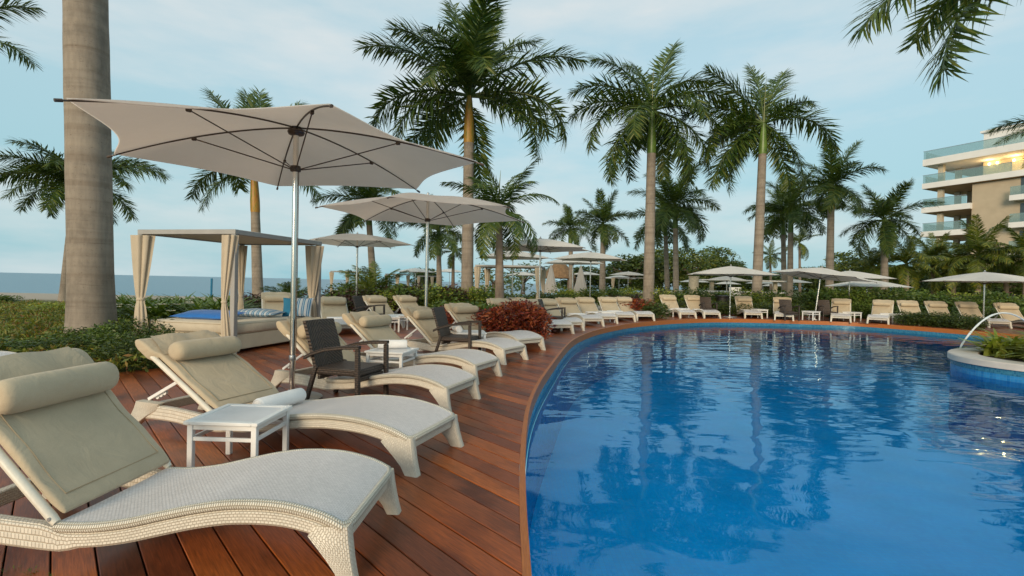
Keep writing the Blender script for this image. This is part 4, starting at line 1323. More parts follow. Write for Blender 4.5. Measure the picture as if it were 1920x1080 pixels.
# ------------------------------------------------------------------ side tables
def make_table():
    root = empty('side_table')
    S, hgt = 0.235, 0.35
    t = MB()
    for a in (-1, 1):
        t.box((a * (S - 0.02), 0, hgt - 0.011), (0.04, 2 * S, 0.022), None, 0.003)
        t.box((0, a * (S - 0.02), hgt - 0.011), (2 * S - 0.0805, 0.04, 0.022), None, 0.003)
    t.build('tabletop_frame', M['white_paint'], root)
    p = MB(); p.box((0, 0, hgt - 0.012), (2 * S - 0.081, 2 * S - 0.081, 0.014), None, 0.001); p.build('tabletop', M['table_top'], root)
    for a in (-1, 1):
        for b in (-1, 1):
            m = MB(); m.box((a * (S - 0.032), b * (S - 0.032), (hgt - 0.0225) / 2), (0.034, 0.034, hgt - 0.0225), None, 0.003); m.build('leg', M['white_paint'], root)
    for a in (-1, 1):
        for nm, z, h_ in (('apron', hgt - 0.041, 0.032), ('stretcher', hgt - 0.115, 0.024)):
            m = MB(); m.box((a * (S - 0.032), 0, z), (0.018, 2 * S - 0.0985, h_), None, 0.002); m.build(nm, M['white_paint'], root)
            m = MB(); m.box((0, a * (S - 0.032), z), (2 * S - 0.0985, 0.018, h_), None, 0.002); m.build(nm, M['white_paint'], root)
    return root
TPRO = []
def table(x, y, deg, label, s=1.0):
    o = copy_tree(TPRO[0]) if TPRO else make_table()
    if not TPRO: TPRO.append(o)
    o.location = (x, y, 0.0); o.rotation_euler = (0, 0, R(deg)); o.scale = (s, s, s)
    tag(o, label, 'side table', 'small white side tables between loungers'); return o
table(-1.78, 3.36, -2, 'largest small white table, between the two nearest loungers')
table(-1.50, 6.42, -12, 'small white table with rolled towel behind the dark wicker chair', 1.08)
roll('rolled white towel lying on the table behind the dark wicker chair', (-1.52, 6.50, 0.35 * 1.08 + 0.056), (1, 0.25, 0), 0.36, 0.055)
p = atY(874, 622, 8.6); table(p.x + 0.05, 8.9, 10, 'small white table behind the second dark chair', 1.1)
roll('rolled white towel, end on, behind the second dark chair', (p.x - 0.18, 8.8, 0.35 * 1.1 + 0.056), (0.35, -1, 0), 0.36, 0.055)
for px, py, Y, lab in [(745, 575, 13.0, 'white slatted table beside the back row dark chair'), (728, 580, 12.4, 'white slatted table nearer the back row dark chair'), (1137, 571, 17.0, 'white table among the loungers at the bend'), (1277, 577, 20.6, 'white table between two loungers past the green crownshaft palm'),
                   (1424, 582, 21.4, 'white table in front of the slim palm trunk'), (1521, 580, 20.5, 'white table beside the tilted umbrella pole'), (1598, 586, 20.5, 'white table between far loungers past the tilted umbrella'),
                   (1670, 585, 19.9, 'white table at the start of the clipped hedge'), (1790, 589, 18.7, 'white table behind the clipped hedge')]:
    v = atY(px, py, Y); table(v.x, Y, (px * 7) % 30, lab, 1.05)

# ------------------------------------------------------------------ dark wicker armchairs
def make_chair():
    root = empty('wicker_chair')      # faces +X; feet on the ground; seat 0.36 high
    def rod(a, b, w_, h_): m = MB(); m.bar(a, b, w_, h_, 0.006); return m
    Wd = 0.25
    m = MB()
    def bk(u, v, o=0.0):
        z = 0.30 + 0.52 * u; y = (v - 0.5) * 2 * (Wd - 0.02 + 0.0 * u)
        x = -0.235 - 0.15 * u ** 1.2 - 0.02 * (1 - (2 * v - 1) ** 2) + o
        return (x, y, z), (y, z)
    ring = []
    for i in range(15):
        u = i / 14
        r_ = []
        for v in [k / 8 for k in range(9)]: r_.append(bk(u, v, 0.018)[0])
        for v in [k / 8 for k in range(8, -1, -1)]: r_.append(bk(u, v, -0.018)[0])
        ring.append(r_)
    m.loft(ring)
    # woven pattern runs across the width of the back
    m.uv = [[(m.v[k][1], m.v[k][2]) for k in f] for f in m.f]
    m.build('backrest', M['dark_wicker'], root)
    m = MB(); m.box((0.02, 0, 0.325), (0.50, 2 * Wd - 0.02, 0.07), None, 0.014); m.build('seat', M['dark_wicker2'], root)
    m = MB()
    m.box((0.255, 0, 0.262), (0.03, 2 * Wd - 0.05, 0.05), None, 0.005); m.box((-0.2, 0, 0.262), (0.03, 2 * Wd - 0.05, 0.05), None, 0.005); m.build('apron', M['dark_wicker2'], root)
    for sd_ in (-1, 1):
        y = sd_ * (Wd + 0.012)
        f_ = rod((0.285, y, 0.0), (0.275, y, 0.565), 0.045, 0.045); f_.build('leg', M['dark_wicker2'], root)
        r_ = rod((-0.335, y * 0.92, 0.0), (-0.22, y * 0.92, 0.37), 0.042, 0.042); r_.build('leg', M['dark_wicker2'], root)
        a_ = MB()
        pts = [(-0.345, y * 0.98, 0.455), (-0.25, y, 0.50), (-0.1, y, 0.548), (0.1, y, 0.578), (0.298, y, 0.588)]
        rr = []
        for i, p_ in enumerate(pts):
            hw_, hh = 0.024, 0.018
            rr.append([(p_[0], p_[1] + hw_, p_[2] - hh), (p_[0], p_[1] + hw_, p_[2] + hh * 0.6), (p_[0], p_[1] + hw_ * 0.6, p_[2] + hh), (p_[0], p_[1] - hw_ * 0.6, p_[2] + hh), (p_[0], p_[1] - hw_, p_[2] + hh * 0.6), (p_[0], p_[1] - hw_, p_[2] - hh)])
        a_.loft(rr); a_.build('armrest', M['dark_wicker2'], root)
    return root
CPRO = []
def chair(x, y, deg, label, s=1.0):
    o = copy_tree(CPRO[0]) if CPRO else make_chair()
    if not CPRO: CPRO.append(o)
    o.location = (x, y, 0.0); o.rotation_euler = (0, 0, R(deg)); o.scale = (s,) * 3
    tag(o, label, 'chair', 'dark brown wicker armchairs'); return o
chair(-1.68, 5.27, -17, 'largest dark brown wicker armchair, beside the tall steel pole')
chair(-0.86, 8.35, -14, 'dark brown wicker armchair under the second umbrella')
chair(-3.75, 13.4, -14, 'dark brown wicker armchair in the back row by the hedge')
chair(1.15, 13.9, -14, 'dark brown wicker armchair beyond the red croton bushes')
chair(10.95, 20.0, 265, 'dark brown wicker armchair between the slim palm and tilted umbrella')
chair(12.9, 20.7, 262, 'dark brown wicker armchair behind the table past the tilted umbrella')
chair(8.3, 21.4, 268, 'brown wicker armchair against the hedge past the green crownshaft palm')

# ------------------------------------------------------------------ umbrellas
def make_umbrella(hub=2.80, RAD=1.88, pale=False, drop=0.32, seed=0, ex=1.75):
    root = empty('patio_umbrella')
    rng = random.Random(seed)
    ztop = hub + 0.02
    def rib_z(r): return ztop - drop * r ** ex
    b = MB(); b.lathe([(0.30, 0.0), (0.30, 0.018), (0.285, 0.026), (0.05, 0.030), (0.045, 0.09), (0.03, 0.10)], 28); b.build('base_plate', M['galv'], root)
    b = MB(); b.tube([(0, 0, 0.09), (0, 0, 1.0), (0, 0, hub - 0.42), (0, 0, hub - 0.02)], 0.027, 16)
    po = b.build('pole', M['steel'], root)
    b = MB(); b.lathe([(0.031, 0.40), (0.034, 0.405), (0.034, 0.45), (0.031, 0.455)], 16); b.build('pole_collar', M['galv'], po)
    b = MB(); b.tube([(0.034, 0, 0.5), (0.036, 0, 1.3), (0.034, 0, hub - 0.45)], 0.004, 5); b.build('pulley_rope', M['rib'], po)
    b = MB(); b.lathe([(0.03, hub - 0.075), (0.075, hub - 0.065), (0.085, hub - 0.04), (0.075, hub - 0.015), (0.02, hub - 0.005)], 14); b.build('hub', M['rib'], root)
    run = hub - 0.40
    b = MB(); b.lathe([(0.03, run - 0.05), (0.05, run - 0.045), (0.055, run - 0.02), (0.048, run + 0.01), (0.03, run + 0.015)], 14); b.build('runner', M['rib'], root)
    for k in range(6):
        a = R(60 * k)
        d = Vector((math.cos(a), math.sin(a), 0))
        b = MB()
        pts = [d * (0.04 + (RAD - 0.02) * i / 14) + Vector((0, 0, rib_z((0.04 + (RAD - 0.02) * i / 14) / RAD) - 0.018)) for i in range(15)]
        b.tube(pts, [0.0085] * 10 + [0.0075] * 5, 6)
        tip = pts[-1]; b.tube([tip, tip + d * 0.045 + Vector((0, 0, -0.012))], 0.013, 8)
        rb_ = b.build('rib', M['rib'], root)
        b = MB()
        q = 0.56 * RAD
        pz = d * q + Vector((0, 0, rib_z(0.56) - 0.035))
        b.tube([d * 0.05 + Vector((0, 0, run - 0.02)), pz], 0.0062, 6)
        b.box(pz, (0.045, 0.03, 0.035), Matrix.Rotation(a, 3, 'Z'), 0.006)
        b.build('strut', M['rib'], root)
    # canvas: six panels, each saddle-shaped between two ribs, edges cut in a hollow curve
    mb = MB()
    NR, NA = 14, 12
    for off, fl in ((0.0, False), (-0.006, True)):
        def surf(u, v):
            k = v * 6; j = int(min(k, 5.9999)); f = k - j
            a = R(60 * k)
            hollow = 4 * f * (1 - f)
            edge = math.cos(R(30)) / math.cos(R(60 * f - 30))
            edge = edge * (1 - 0.095 * hollow ** 1.2)
            r = max(0.012, u * edge)
            # height: straight cloth between the two ribs at this ring, with a little sag
            zr_ = ztop - drop * (u ** ex)
            z = zr_ - 0.02 * hollow * u * (1.2 - u) + 0.0 + off
            return (math.cos(a) * r * RAD, math.sin(a) * r * RAD, z), (u * 2, v * 6)
        mb.grid(surf, NR, NA * 6, not fl)
    me_ = mb.mesh('canopy', M['canopy_white'] if pale else M['canopy'], True, 30)
    inst('canopy', me_, root)
    b = MB(); b.lathe([(0.05, ztop - 0.005), (0.055, ztop + 0.012), (0.02, ztop + 0.03), (0.022, ztop + 0.06), (0.012, ztop + 0.075)], 12); b.build('finial', M['galv'], root)
    return root
UPRO = {}
UG = 'hexagonal canvas umbrellas on steel poles'
def umbrella(x, y, deg, label, kind='tall', z=0.0, s=1.0, tilt=(0, 0)):
    if kind not in UPRO:
        o = UPRO[kind] = {'tall': lambda: make_umbrella(), 'tallpale': lambda: make_umbrella(pale=True, drop=0.36, ex=1.45), 'lowpale': lambda: make_umbrella(hub=2.14, pale=True, drop=0.36, ex=1.3)}[kind]()
    else:
        o = copy_tree(UPRO[kind])
    o.location = (x, y, z); o.rotation_euler = (tilt[0], tilt[1], R(deg)); o.scale = (s,) * 3
    tag(o, label, 'umbrella', UG); return o
v = at(547, 748); umbrella(v.x, v.y, 0, 'largest taupe umbrella over the nearest loungers, seen from below')
v = at(797, 653.5); umbrella(v.x, v.y, 22, 'taupe umbrella over the second dark wicker chair')
v = P2(668, 17.4); umbrella(v.x, v.y, 8, 'beige umbrella behind the canopied daybed')
v = P2(1011, 17.7); umbrella(v.x, v.y, 15, 'pale umbrella, foremost of the overlapping cluster beyond the red crotons', 'tallpale')
v = P2(960, 24.5); umbrella(v.x, v.y, 40, 'pale umbrella at the sea side of the overlapping cluster', 'tallpale')
v = P2(1106, 24.5); umbrella(v.x, v.y, 10, 'pale umbrella over the loungers at the bend, reaching furthest towards the tall palms', 'tallpale')
v = P2(1073, 29.5); umbrella(v.x, v.y, 30, 'lower pale umbrella in the middle of the overlapping cluster', 'tallpale')
v = at(1368, 594.5); umbrella(v.x, v.y, 20, 'pale umbrella beside the slim palm trunk across the pool', 'lowpale', s=1.0)
v = at(1527, 599.5); umbrella(v.x, v.y, 35, 'beige tilted umbrella with slanting pole across the pool', 'lowpale', tilt=(R(4), R(5)))
v = P2(1592, 24); umbrella(v.x, v.y, 5, 'beige umbrella just behind the tilted umbrella', 'lowpale')
v = P2(1625, 26); umbrella(v.x, v.y, 25, 'low white umbrella beside the pale grey palm trunk', 'lowpale', z=-0.35)
v = P2(1845, 19.2); umbrella(v.x, v.y, 12, 'flat white umbrella near the fountain jet', 'lowpale', z=-0.12)
for px, Y, kind, z, lab in [(1362, 40, 'lowpale', 0, 'far white umbrella over the long pool bar'), (1363, 66, 'lowpale', -0.1, 'very far white umbrella seen under the bar umbrella'), (1430, 58, 'lowpale', 0, 'far white umbrella behind the slim palm trunk'), (1485, 52, 'lowpale', 0.1, 'far white umbrella against the close pair of palms'), (1450, 72, 'lowpale', -0.2, 'very far white umbrella beyond the slim palm trunk'),
                        (1302, 58, 'lowpale', 0, 'far white umbrella behind the stone pillar'), (1177, 50, 'tallpale', -0.2, 'far grey umbrella by the dark leafy tree'), (1160, 56, 'lowpale', 0.2, 'far white umbrella beside the grey one by the dark tree'), (1098, 62, 'tallpale', 0, 'far white umbrella near the closed umbrellas'),
                        (778, 48, 'tallpale', -0.35, 'far white umbrella over the small sea side pergola'), (842, 58, 'tallpale', -0.1, 'far white umbrella beside the small drooping coconut palm'), (1050, 68, 'lowpale', 0.2, 'far white umbrella beside the thatched shelter'), (980, 54, 'lowpale', 0.3, 'far white umbrella behind the second daybed')]:
    v = P2(px, Y); umbrella(v.x, v.y, (px * 3) % 60, lab, kind, z)
def closed_umbrella(px, Y, label):
    v = P2(px, Y); root = empty('closed_umbrella', (v.x, Y, 0)); tag(root, label, 'umbrella', 'closed umbrellas beyond the pale umbrellas')
    mb = MB(); mb.tube([(0, 0, 0), (0, 0, 2.75)], 0.03, 8); mb.build('pole', M['steel'], root)
    mb = MB()
    prf = [(0.62, 0.50), (0.9, 0.44), (1.4, 0.30), (2.0, 0.18), (2.4, 0.09), (2.6, 0.03)]
    mb.loft([[((r + 0.13 * r * math.cos(6 * 2 * math.pi * k / 36)) * math.cos(2 * math.pi * k / 36), (r + 0.13 * r * math.cos(6 * 2 * math.pi * k / 36)) * math.sin(2 * math.pi * k / 36), z) for k in range(36)] for z, r in prf])
    mb.build('canopy', M['canopy'], root)
closed_umbrella(1032, 36, 'closed cream umbrella beside the thatched shelter')
closed_umbrella(1088, 36, 'closed cream umbrella between two pale umbrella poles')
v = P2(1048, 62); root = empty('thatched_shelter', v); tag(root, 'brown thatched shelter roof beyond the closed umbrellas', 'shelter')
mb = MB(); mb.lathe([(2.2, 2.1), (2.15, 2.0), (1.5, 3.0), (0.8, 3.7), (0.25, 4.25), (0.05, 4.35)], 20); mb.build('roof', M['thatch'], root)
for a in (0.6, 2.2, 3.7, 5.3):
    mb = MB(); mb.tube([(1.7 * math.cos(a), 1.7 * math.sin(a), 0), (1.7 * math.cos(a), 1.7 * math.sin(a), 2.5)], 0.1, 8); mb.build('post', M['bark'], root)

# ------------------------------------------------------------------ canopied daybed
def curtain_mesh(h, w0, lean=(0, 0), seed=0, tie=0.45):
    """hangs from z=h to near the floor, gathered by a tie"""
    rng = random.Random(seed)
    mb = MB(); rings = []
    NK = 48
    ph = rng.random() * 6
    for i in range(29):
        t = i / 28
        z = h * (1 - t) + 0.06 * t
        zt = z / h
        g = abs(zt - tie)
        rad = w0 * (0.32 + 0.68 * min(1, (g / (1 - tie)) ** 0.8)) if zt > tie else w0 * (0.32 + 0.40 * min(1, (g / tie) ** 0.7))
        fa = 0.24 if g > 0.04 else 0.12
        r_ = []
        for k in range(NK):
            a = 2 * math.pi * k / NK
            f = 1 + fa * math.sin(7 * a + ph + 0.5 * t) + fa * 0.45 * math.sin(12 * a + 2 * ph)
            r_.append((lean[0] * (1 - g * 1.6) + rad * f * math.cos(a), lean[1] * (1 - g * 1.6) + rad * f * 0.62 * math.sin(a), z))
        rings.append(r_)
    mb.loft(rings)
    return mb
def daybed(name, label, A_, B_, C_, D_, z_top, group=None):
    """corner posts A B C D (metres, xy)"""
    root = empty(name, (B_[0], B_[1], 0)); tag(root, label, 'daybed', group)
    o = Vector((B_[0], B_[1]))
    P = [Vector(q) - o for q in (A_, B_, C_, D_)]
    for q in P:
        mb = MB(); mb.box((q.x, q.y, (z_top - 0.082) / 2), (0.085, 0.085, z_top - 0.082), Matrix.Rotation(math.atan2((P[1] - P[0]).y, (P[1] - P[0]).x), 3, 'Z'), 0.006); mb.build('post', M['grey_frame'], root)
    for i in range(4):
        a, b = P[i], P[(i + 1) % 4]
        d = (b - a).normalized() * 0.044
        if i % 2 == 0: a, b = a - d, b + d
        else: a, b = a + d, b - d
        mb = MB(); mb.bar((a.x, a.y, z_top - 0.04), (b.x, b.y, z_top - 0.04), 0.088, 0.08, 0.006); mb.build('roof_beam', M['grey_frame'], root)
    # canvas roof slats
    for i in range(9):
        t = (i + 0.5) / 9
        a = P[0].lerp(P[3], t); b = P[1].lerp(P[2], t)
        dd = (b - a).normalized() * 0.05
        mb = MB(); mb.bar((a.x + dd.x, a.y + dd.y, z_top - 0.055), (b.x - dd.x, b.y - dd.y, z_top - 0.055), (P[3] - P[0]).length / 9 - 0.012, 0.012, 0.002); mb.build('roof_slat', M['curtain'], root)
    return root, P
Bp = Vector(at(437, 664).xy)
zt = 1.25 + (519.5 - 430) * Bp.y / F
Ap = Vector((atY(266, 433, Bp.y + 0.40).x, Bp.y + 0.40)); Cp = Vector((atY(598, 452, Bp.y + 2.25).x, Bp.y + 2.25))
Dp = Ap + (Cp - Bp)
bed, P = daybed('canopied_daybed', 'grey framed canopied daybed with tied beige curtains by the garden', Ap, Bp, Cp, Dp, zt)
for i, (q, sd_) in enumerate(zip(P, (1, 2, 3, 4))):
    inw = (sum(P, Vector((0, 0))) / 4 - q).normalized()
    ld_ = [(-0.03, -0.02), (-0.10, 0.02), (-0.05, 0.0), (0.0, 0.0)][i]
    mb = curtain_mesh(zt - 0.10, [0.155, 0.105, 0.15, 0.10][i], ld_, sd_, 0.44)
    pq = q + inw * [0.05, 0.02, 0.05, 0.12][i] + Vector([(0.02, -0.06), (-0.03, -0.075), (0.0, -0.06), (0, 0)][i])
    mb.v = [(x + pq.x, y + pq.y, z) for x, y, z in mb.v]
    cu = mb.build('curtain', M['curtain'], bed, True, 70)
    zt_ = (zt - 0.1) * 0.44
    m2 = MB(); rr = [0.155, 0.105, 0.15, 0.10][i] * 0.40
    m2.loft([[(pq.x + ld_[0] + rr * math.cos(2 * math.pi * k / 16) * f, pq.y + ld_[1] + rr * 0.7 * math.sin(2 * math.pi * k / 16) * f, zt_ + dz) for k in range(16)] for dz, f in ((-0.02, 1.0), (-0.012, 1.12), (0.012, 1.12), (0.02, 1.0))])
    m2.build('tie_band', M['curtain'], cu)
# bed platform and mattress
ex = (P[1] - P[0]); ey = (P[2] - P[1])
def bedbox(mb, u0, u1, v0, v1, z0, z1, ch):
    c_ = P[0] + ex * (u0 + u1) / 2 + ey * (v0 + v1) / 2
    M3 = Matrix(((ex.normalized().x, -ex.normalized().y, 0), (ex.normalized().y, ex.normalized().x, 0), (0, 0, 1)))
    mb.box((c_.x, c_.y, (z0 + z1) / 2), (ex.length * (u1 - u0), ey.length * (v1 - v0), z1 - z0), M3, ch)
mb = MB(); bedbox(mb, 0.06, 0.985, 0.03, 0.97, 0.05, 0.30, 0.012); mb.build('bed_base', M['base_cream'], bed)
for u_, v_ in ((0.12, 0.08), (0.92, 0.08), (0.12, 0.92), (0.92, 0.92)):
    mb = MB(); bedbox(mb, u_ - 0.03, u_ + 0.03, v_ - 0.03, v_ + 0.03, 0, 0.049, 0.004); mb.build('foot', M['grey_frame'], bed)
mb = MB(); bedbox(mb, 0.05, 0.995, 0.02, 0.98, 0.302, 0.50, 0.035)
mt = mb.build('mattress', M['mattress'], bed, True, 70)
m2 = MB()
for z in (0.335, 0.468):
    q = [P[0] + ex * a + ey * b for a, b in ((0.055, 0.022), (0.99, 0.022), (0.99, 0.978), (0.055, 0.978))]
    for k in range(4):
        a, b = q[k], q[(k + 1) % 4]
        n_ = Vector(((b - a).y, -(b - a).x)).normalized() * 0.004
        m2.tube([(a.x + n_.x, a.y + n_.y, z), (b.x + n_.x, b.y + n_.y, z)], 0.005, 5)
m2.build('piping', M['piping'], mt)
def pillow(label, m, loc, size, rot, seed=0, name='pillow'):
    mb = MB()
    lx, ly, th = size
    def sf(s_):
        def f(u, v):
            a, b = 2 * u - 1, 2 * v - 1
            pin = 1 - 0.10 * (a * a * (1 - b * b)) * 0 
            ex_ = (1 - abs(a) ** 2.6) ** 0.55 * (1 - abs(b) ** 2.6) ** 0.55
            x = a * lx / 2 * (1 - 0.07 * (1 - b * b)); y = b * ly / 2 * (1 - 0.07 * (1 - a * a))
            z = s_ * th / 2 * ex_ + 0.004 * math.sin(6 * a + seed) * math.sin(5 * b)
            return (x, y, z), (x + 1, y + 1)
        return f
    mb.grid(sf(1), 16, 16); mb.grid(sf(-1), 16, 16, True)
    o = mb.build(name, m, None, True, 80)
    o.location = loc; o.rotation_euler = rot
    tag(o, label, 'pillow', 'blue pillows on the daybed'); return o
az = math.atan2(ex.y, ex.x)
def bp(u_, v_, z): 
    q = Bp + (P[0] - P[1]) * 0 + (P[0] + ex * u_ + ey * v_) ; return (q.x, q.y, z)
pillow('plain blue flat cushion lying at the garden end of the daybed', M['blue'], bp(0.43, 0.26, 0.575), (1.18, 0.52, 0.13), (R(9), 0, az), 1)
pillow('blue and white striped cushion lying flat across the daybed', M['stripe'], bp(0.62, 0.60, 0.575), (0.95, 0.46, 0.16), (R(4), 0, az + 0.1), 2)
pillow('plain teal pillow propped at the far end of the daybed', M['teal'], bp(0.88, 0.80, 0.68), (0.42, 0.42, 0.14), (R(62), 0, az + 0.55), 3)
pillow('striped pillow leaning on the teal pillow of the daybed', M['stripe'], bp(0.985, 0.78, 0.69), (0.42, 0.40, 0.13), (R(66), 0, az + 0.25), 4)

# further daybeds, smaller in view
def far_bed(px0, px1, pyt, Y, label, dep=2.2, curt=True):
    a = atY(px0, pyt, Y); b = atY(px1, pyt, Y)
    z_ = max(1.7, (a.z + b.z) / 2)
    r_, Q = daybed('canopied_daybed', label, (a.x, Y + 0.3), (b.x, Y), (b.x + 0.35, Y + dep), (a.x + 0.35, Y + dep + 0.3), z_, 'canopied daybeds beyond the hedge')
    for i, q in enumerate(Q):
        mb = curtain_mesh(z_ - 0.1, 0.13, (0, 0), i + int(px0), 0.45)
        mb.v = [(x + q.x + (0.06 if i in (0, 3) else -0.06), y + q.y - 0.05, z) for x, y, z in mb.v]
        mb.build('curtain', M['curtain'], r_, True, 70)
    mb = MB(); c_ = sum(Q, Vector((0, 0))) / 4
    mb.box((c_.x, c_.y, 0.2), ((b.x - a.x) * 0.9, dep * 0.9, 0.3), None, 0.02); mb.build('bed_base', M['stone'], r_)
    mb = MB(); mb.box((c_.x, c_.y, 0.44), ((b.x - a.x) * 0.92, dep * 0.92, 0.17), None, 0.03); mb.build('mattress', M['mattress'], r_)
    return r_
far_bed(892, 1012, 497, 22.5, 'grey framed daybed behind the short feathery palm')
far_bed(618, 672, 508, 34, 'small white daybed between the daybed curtain and the young palm')
far_bed(722, 747, 513, 38, 'small cream daybed just past the young stemless palm')
far_bed(783, 812, 517, 46, 'small cream daybed under the far sea side umbrella')
far_bed(1150, 1214, 520, 52, 'white pergola daybed behind the tall green crownshaft palm')
v = atY(925, 560, 23.3)
pillow('dark blue pillow on the daybed behind the short palm', M['blue'], (v.x, 23.2, 0.66), (0.5, 0.4, 0.15), (R(60), 0, 0.4), 5)
pillow('striped cushion on the daybed behind the short palm', M['stripe'], (v.x - 0.6, 22.9, 0.62), (0.9, 0.5, 0.15), (R(25), 0, 0.2), 6)

# ------------------------------------------------------------------ planter island and fountain jet
ic, ra, rbb = Vector((10.95, 9.15)), 2.45, 1.95
isl = []
for k in range(72):
    a = 2 * math.pi * k / 72
    isl.append(Vector((ic.x + ra * math.cos(a) * (1 + 0.03 * math.cos(2 * a)), ic.y + rbb * math.sin(a))))
isl.reverse()
def off_ccw(P_, d):
    c_ = sum(P_, Vector((0, 0))) / len(P_)
    return [q + (q - c_).normalized() * d for q in P_]
root = empty('planter_island', (0, 0, 0)); tag(root, 'round blue tiled planter island with pale stone rim in the pool', 'planter')
ribbon(isl, FLOOR_Z, -0.149, True).build('tiled_wall', M['mosaic'], root)
ribbon(off_ccw(isl, 0.006), -0.15, -0.04, True).build('tile_band', M['mosaic_band'], root)
mb = MB()
o1, i1_ = off_ccw(isl, 0.05), off_ccw(isl, -0.42)
mb.loft([[(a.x, a.y, -0.05), (a.x, a.y, 0.045), ((a.x * 0.97 + b.x * 0.03), (a.y * 0.97 + b.y * 0.03), 0.062), (b.x, b.y, 0.062), (b.x, b.y, -0.05)] for a, b in zip(o1 + o1[:1], i1_ + i1_[:1])], True, False)
mb.build('stone_rim', M['coping'], root, True, 35)
so = fill(i1_, 0.01, 'soil', M['soil']); put(so, root)
rng = random.Random(3)
isl_in = off_ccw(isl, -0.6)
ir = plant_bed('grassy_plants', 'arching lime green strap leaved plants massed on the planter island', 'plant bed', (ic.x, ic.y, 0.01))
for i in range(44):
    a = rng.random() * 6.283; q = math.sqrt(rng.random())
    x, y = ic.x + (ra - 0.62) * q * math.cos(a), ic.y + (rbb - 0.62) * q * math.sin(a)
    bush(ir, 'leaf_tuft', x, y, 1.0 + 0.5 * rng.random(), 0.5 + 0.2 * rng.random() + (0.15 if x > 11 else 0), 'strap', 0.01, 2 + i % 2)
for x, y, s_ in ((11.2, 9.5, 1.3), (12.2, 9.3, 1.3), (11.0, 8.4, 0.9), (12.0, 8.5, 1.0), (10.2, 9.9, 0.8)):
    bush(ir, 'leafy_clump', x, y, s_ * 0.8, 0.5 * s_, 'lime', 0.01)
# jet: from a nozzle off to the side, arching into the pool
j0 = atY(1804, 645, 11.2); j1 = atY(1868, 588.5, 11.8); j2 = atY(1925, 604, 12.4)
jp = []
for i in range(25):
    t = i / 24
    u_ = t * 1.0
    # parabola through the three points (parameter by distance along)
    A0, A1, A2 = j0, j1, j2
    l0 = (u_ - 0.52) * (u_ - 1) / (0.52 * 1); l1 = u_ * (u_ - 1) / (0.52 * (0.52 - 1)); l2 = u_ * (u_ - 0.52) / (1 * (1 - 0.52))
    jp.append(A0 * l0 + A1 * l1 + A2 * l2)
ext = [jp[0] + (jp[0] - jp[1]) * k * 0.5 + Vector((0, 0, -0.02 * k * k)) for k in range(7, 0, -1)]
ext = [p_ for p_ in ext if p_.z > WATER_Z - 0.05]
nxt = [jp[-1] + (jp[-1] - jp[-2]) * k + Vector((0, 0, -0.018 * k * k)) for k in range(1, 14)]
nxt = [p_ for p_ in nxt if p_.z > 0.1]
path = ext + jp + nxt
mb = MB(); rj = random.Random(9)
mb.tube(path, [0.016 + 0.008 * rj.random() for _ in path], 8)
jt = mb.build('water_jet', M['jet'], None); tag(jt, 'thin white jet of water arching into the pool beside the planter island', 'fountain jet')
e_ = path[-1]
mb = MB(); mb.tube([(e_.x, e_.y, FLOOR_Z), (e_.x, e_.y, e_.z + 0.02)], 0.05, 10)
nz_ = mb.build('jet_nozzle', M['galv'], jt)
# ripples where the jet lands
e0_ = path[0]

# ------------------------------------------------------------------ planting
cg = 'red croton bushes in the deck bed'
for x, y, wd, ht, kind, lab in [(-1.25, 13.2, 1.7, 0.80, 'green', 'green bush at the sea end of the red croton bed'), (-0.95, 12.3, 1.5, 0.72, 'croton', 'dark red croton bush at the back of the croton bed'), (-0.45, 12.1, 1.35, 0.78, 'green', 'green and red bush in the croton bed by the short palm'),
                                (-0.25, 11.35, 1.35, 0.70, 'croton', 'glowing red croton bush in the middle of the bed'), (0.18, 11.15, 1.25, 0.82, 'croton', 'rounded red croton bush before the short palm'), (0.60, 11.15, 1.15, 0.84, 'croton', 'red croton bush at the pool end of the bed'),
                                (-0.65, 11.6, 1.2, 0.66, 'croton', 'low red croton bush beside the lounger end'), (0.30, 11.9, 1.3, 0.86, 'croton', 'tall red croton bush behind the rounded one')]:
    shrub('croton_bush' if kind == 'croton' else 'leafy_bush', lab, x - 0.22, y - 0.35, wd * 1.08, ht * 1.1, kind, -0.02, 'shrub', cg)
for px, Y, wd, ht, kind, lab in [(1172, 20.6, 2.0, 0.78, 'croton', 'orange croton bush under the bend umbrellas'), (1205, 20.2, 1.8, 0.80, 'croton', 'orange croton bush before the tall green crownshaft palm'), (1230, 19.5, 1.5, 0.74, 'dark', 'dark green bush at the end of the orange crotons'), (1222, 20.0, 1.4, 0.7, 'green', 'green bush in front of the tall green crownshaft palm')]:
    shrub('croton_bush' if kind == 'croton' else 'leafy_bush', lab, pxX(px, Y), Y, wd, ht, kind, -0.02, 'shrub', 'bushes at the far bend')
# clipped hedges as runs of shrubs, each a plant
hed = []
def run(pts, n_, wd, ht, kinds, label, jit=0.25, name='hedge', cat='hedge'):
    rg = random.Random(len(label) * 7 + n_)
    seg = [(Vector(b) - Vector(a)).length for a, b in zip(pts, pts[1:])]
    tot = sum(seg)
    root = plant_bed(name, label, cat, (pts[0][0], pts[0][1], 0))
    for i in range(n_):
        d = (i + 0.5) / n_ * tot
        for (a, b), l_ in zip(zip(pts, pts[1:]), seg):
            if d <= l_ + 1e-6:
                q = Vector(a).lerp(Vector(b), d / l_); break
            d -= l_
        bush(root, 'foliage', q.x + rg.uniform(-jit, jit), q.y + rg.uniform(-jit, jit), wd * rg.uniform(0.85, 1.2), ht * rg.uniform(0.85, 1.15), kinds[i % len(kinds)])
def PX(px, Y): return (pxX(px, Y), Y)
run([PX(1150, 26.5), PX(1260, 26.5)], 5, 2.0, 0.95, ['plum', 'dark'], 'plum coloured hedge behind the loungers at the bend')
run([PX(1040, 27), PX(1200, 31)], 9, 2.0, 1.2, ['lime', 'green'], 'clipped lime green hedge under the pale umbrellas')
